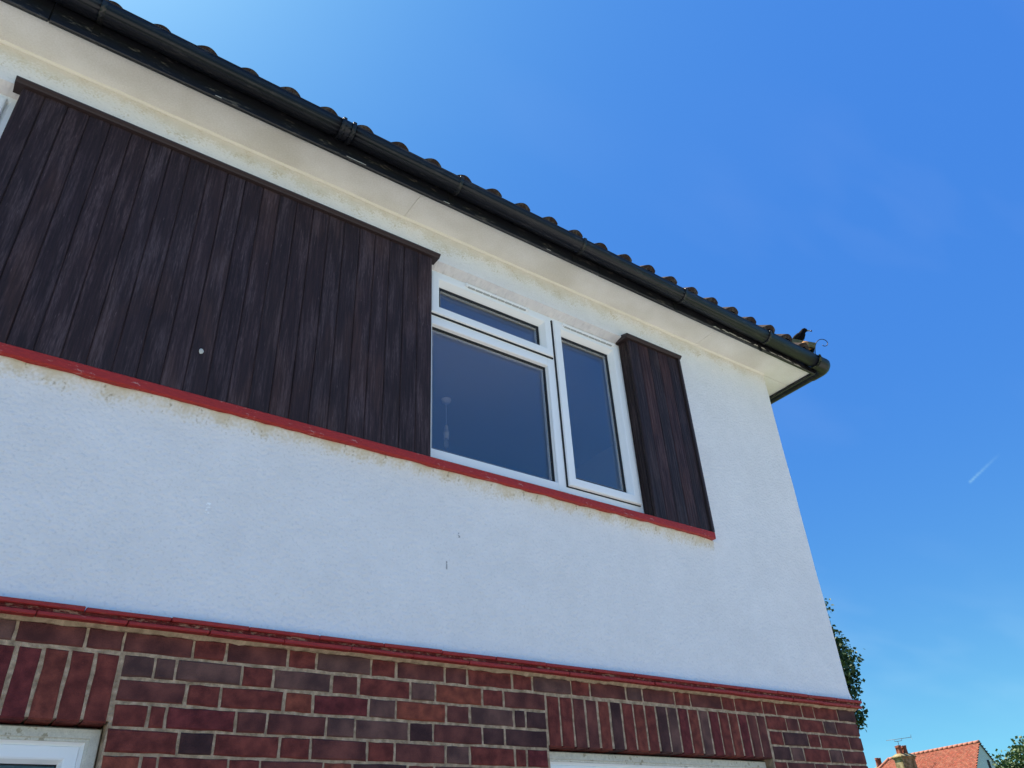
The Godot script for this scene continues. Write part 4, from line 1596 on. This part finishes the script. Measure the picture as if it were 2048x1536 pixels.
func chimney(o: Node3D, called: String, x0: float, x1: float, z0: float, z1: float, y0: float, y1: float, pots: Array, pot_h: float, pot_r: float) -> void:
	var st := begin()
	cbox(st, Vector3(x0, y0, z0), Vector3(x1, y1 - 0.22, z1), 0.015)
	cbox(st, Vector3(x0 - 0.05, y1 - 0.24, z0 - 0.05), Vector3(x1 + 0.05, y1 - 0.10, z1 + 0.05), 0.02)
	cbox(st, Vector3(x0 - 0.12, y1 - 0.12, z0 - 0.12), Vector3(x1 + 0.12, y1, z1 + 0.12), 0.03)
	# sloping mortar flaunching
	var e := 0.10
	var b0 := [Vector3(x0 - e, y1 - 0.005, z0 - e), Vector3(x1 + e, y1 - 0.005, z0 - e), Vector3(x1 + e, y1 - 0.005, z1 + e), Vector3(x0 - e, y1 - 0.005, z1 + e)]
	var b1 := [Vector3(x0 + 0.15, y1 + 0.17, z0 + 0.15), Vector3(x1 - 0.15, y1 + 0.17, z0 + 0.15), Vector3(x1 - 0.15, y1 + 0.17, z1 - 0.15), Vector3(x0 + 0.15, y1 + 0.17, z1 - 0.15)]
	for i in 4:
		quad(st, b0[(i + 1) % 4], b0[i], b1[i], b1[(i + 1) % 4])
	quad(st, b1[3], b1[2], b1[1], b1[0])
	var stack := part(called, st, mats["chimney_render"], o)
	for p in pots:
		var s := begin(true)
		lathe(s, [Vector2(pot_r * 1.08, 0), Vector2(pot_r * 0.98, pot_h * 0.4), Vector2(pot_r * 0.90, pot_h * 0.74), Vector2(pot_r * 1.06, pot_h * 0.76), Vector2(pot_r * 1.06, pot_h * 0.82), Vector2(pot_r * 0.95, pot_h * 0.84), Vector2(pot_r * 1.12, pot_h * 0.94), Vector2(pot_r * 1.12, pot_h), Vector2(pot_r * 0.85, pot_h), Vector2(pot_r * 0.8, pot_h * 0.5)], Vector3.ZERO, 14)
		s.generate_normals()
		piece("chimney_pot", s.commit(), mats["chimney_pot"], stack, Vector3(x0 + p[0], y1 + 0.12, z0 + p[1]))

# ------------------------------------------------------------------ trees

func leaf(st: SurfaceTool, at: Vector3, size: float, c: Color) -> void:
	var d := Vector3(rng.randfn(), rng.randfn() * 0.6 - 0.5, rng.randfn()).normalized()
	var s := d.cross(Vector3(rng.randfn(), rng.randfn(), rng.randfn())).normalized()
	var n := s.cross(d)
	var w := size * rng.randf_range(0.34, 0.46)
	var k := rng.randf_range(0.8, 1.2)
	st.set_color(Color(c.r * k, c.g * k, c.b * k))
	var base := at
	var mid := at + d * size * 0.45 - n * size * 0.06
	var tip := at + d * size - n * size * 0.12
	var l := mid + s * w + n * size * 0.10
	var r := mid - s * w + n * size * 0.10
	tri(st, base, r, mid)
	tri(st, r, tip, mid)
	tri(st, base, mid, l)
	tri(st, mid, tip, l)

func tree(called: String, label: String, at: Vector3, trunk_h: float, clumps: Array, leaves: int, size: float, c: Color) -> void:
	var o := thing(called, label, "tree", at)
	var st := begin(true)
	tube(st, [Vector3(0, 0, 0), Vector3(0.05, trunk_h * 0.5, 0.03), Vector3(0.0, trunk_h, 0.0)], [0.13, 0.10, 0.06], 9)
	for k in clumps:
		var p: Vector3 = k[0]
		var from := Vector3(0, lerpf(trunk_h * 0.6, trunk_h, rng.randf()), 0)
		tube(st, [from, from.lerp(p, 0.5) + Vector3(0, 0.08, 0), p], [0.04, 0.025, 0.008], 6)
		for i in 5:
			var q := p + Vector3(rng.randfn(), rng.randfn(), rng.randfn()).normalized() * float(k[1]) * 0.75
			tube(st, [p, p.lerp(q, 0.5) + Vector3(0, 0.03, 0), q], [0.009, 0.006, 0.003], 5)
	part("trunk", st, mats["bark"], o)
	st = begin()
	var total := 0.0
	for k in clumps:
		total += pow(k[1], 2.0)
	for k in clumps:
		var n := int(leaves * pow(k[1], 2.0) / total)
		var sprays := maxi(4, n / 9)
		for s in sprays:
			var dirv := Vector3(rng.randfn(), rng.randfn(), rng.randfn()).normalized()
			var ctr: Vector3 = k[0] + dirv * float(k[1]) * pow(rng.randf(), 0.45)
			for i in 9:
				leaf(st, ctr + Vector3(rng.randfn(), rng.randfn(), rng.randfn()) * size * 0.75, size * rng.randf_range(0.7, 1.15), c)
	var crown := part("crown", st, mats["leaf_dark"], o)
	crown.set_meta("kind", "stuff")

func make_trees() -> void:
	# behind the corner of the house: its right edge looks past the wall
	var near := 14.0
	var at := direction(57.2, 0.0) * near + Vector3(0, 0, 2.865)
	at.y = 0
	var toward := func(az: float, el: float, dist: float, foot: Vector3) -> Vector3:
		var d := direction(az, el)
		return d * (dist / Vector2(d.x, d.z).length()) + Vector3(0, 1.62, 2.865) - foot
	var clumps := []
	for c in [[57.85, 14.4, 0.12], [57.6, 12.9, 0.22], [58.25, 11.9, 0.15], [58.5, 11.0, 0.15], [58.0, 10.6, 0.22], [58.45, 10.1, 0.14], [57.9, 9.5, 0.18], [57.2, 11.0, 0.5], [56.6, 12.6, 0.5], [56.6, 9.4, 0.5], [58.05, 8.0, 0.14], [57.4, 8.0, 0.3]]:
		clumps.append([toward.call(c[0], c[1], near + rng.randf_range(-0.3, 0.3), at), c[2]])
	tree("garden_tree", "dark green leafy tree peeping out behind the corner of the house", at, 3.0, clumps, 6500, 0.070, Color(0.040, 0.075, 0.030))
	var far := 34.0
	at = direction(67.3, 0.0) * far + Vector3(0, 0, 2.865)
	at.y = 0
	clumps = []
	for c in [[66.35, 4.75, 0.35], [66.4, 5.2, 0.14], [66.9, 4.9, 0.5], [65.6, 4.2, 0.45], [65.2, 4.2, 0.28], [66.3, 3.8, 0.6], [67.6, 4.4, 0.9], [67.0, 3.0, 1.0], [68.5, 3.2, 1.1]]:
		clumps.append([toward.call(c[0], c[1], far + rng.randf_range(-0.8, 0.8), at), c[2]])
	tree("bushy_tree", "sunlit green tree right of the distant gable", at, 2.6, clumps, 6500, 0.13, Color(0.085, 0.125, 0.050))
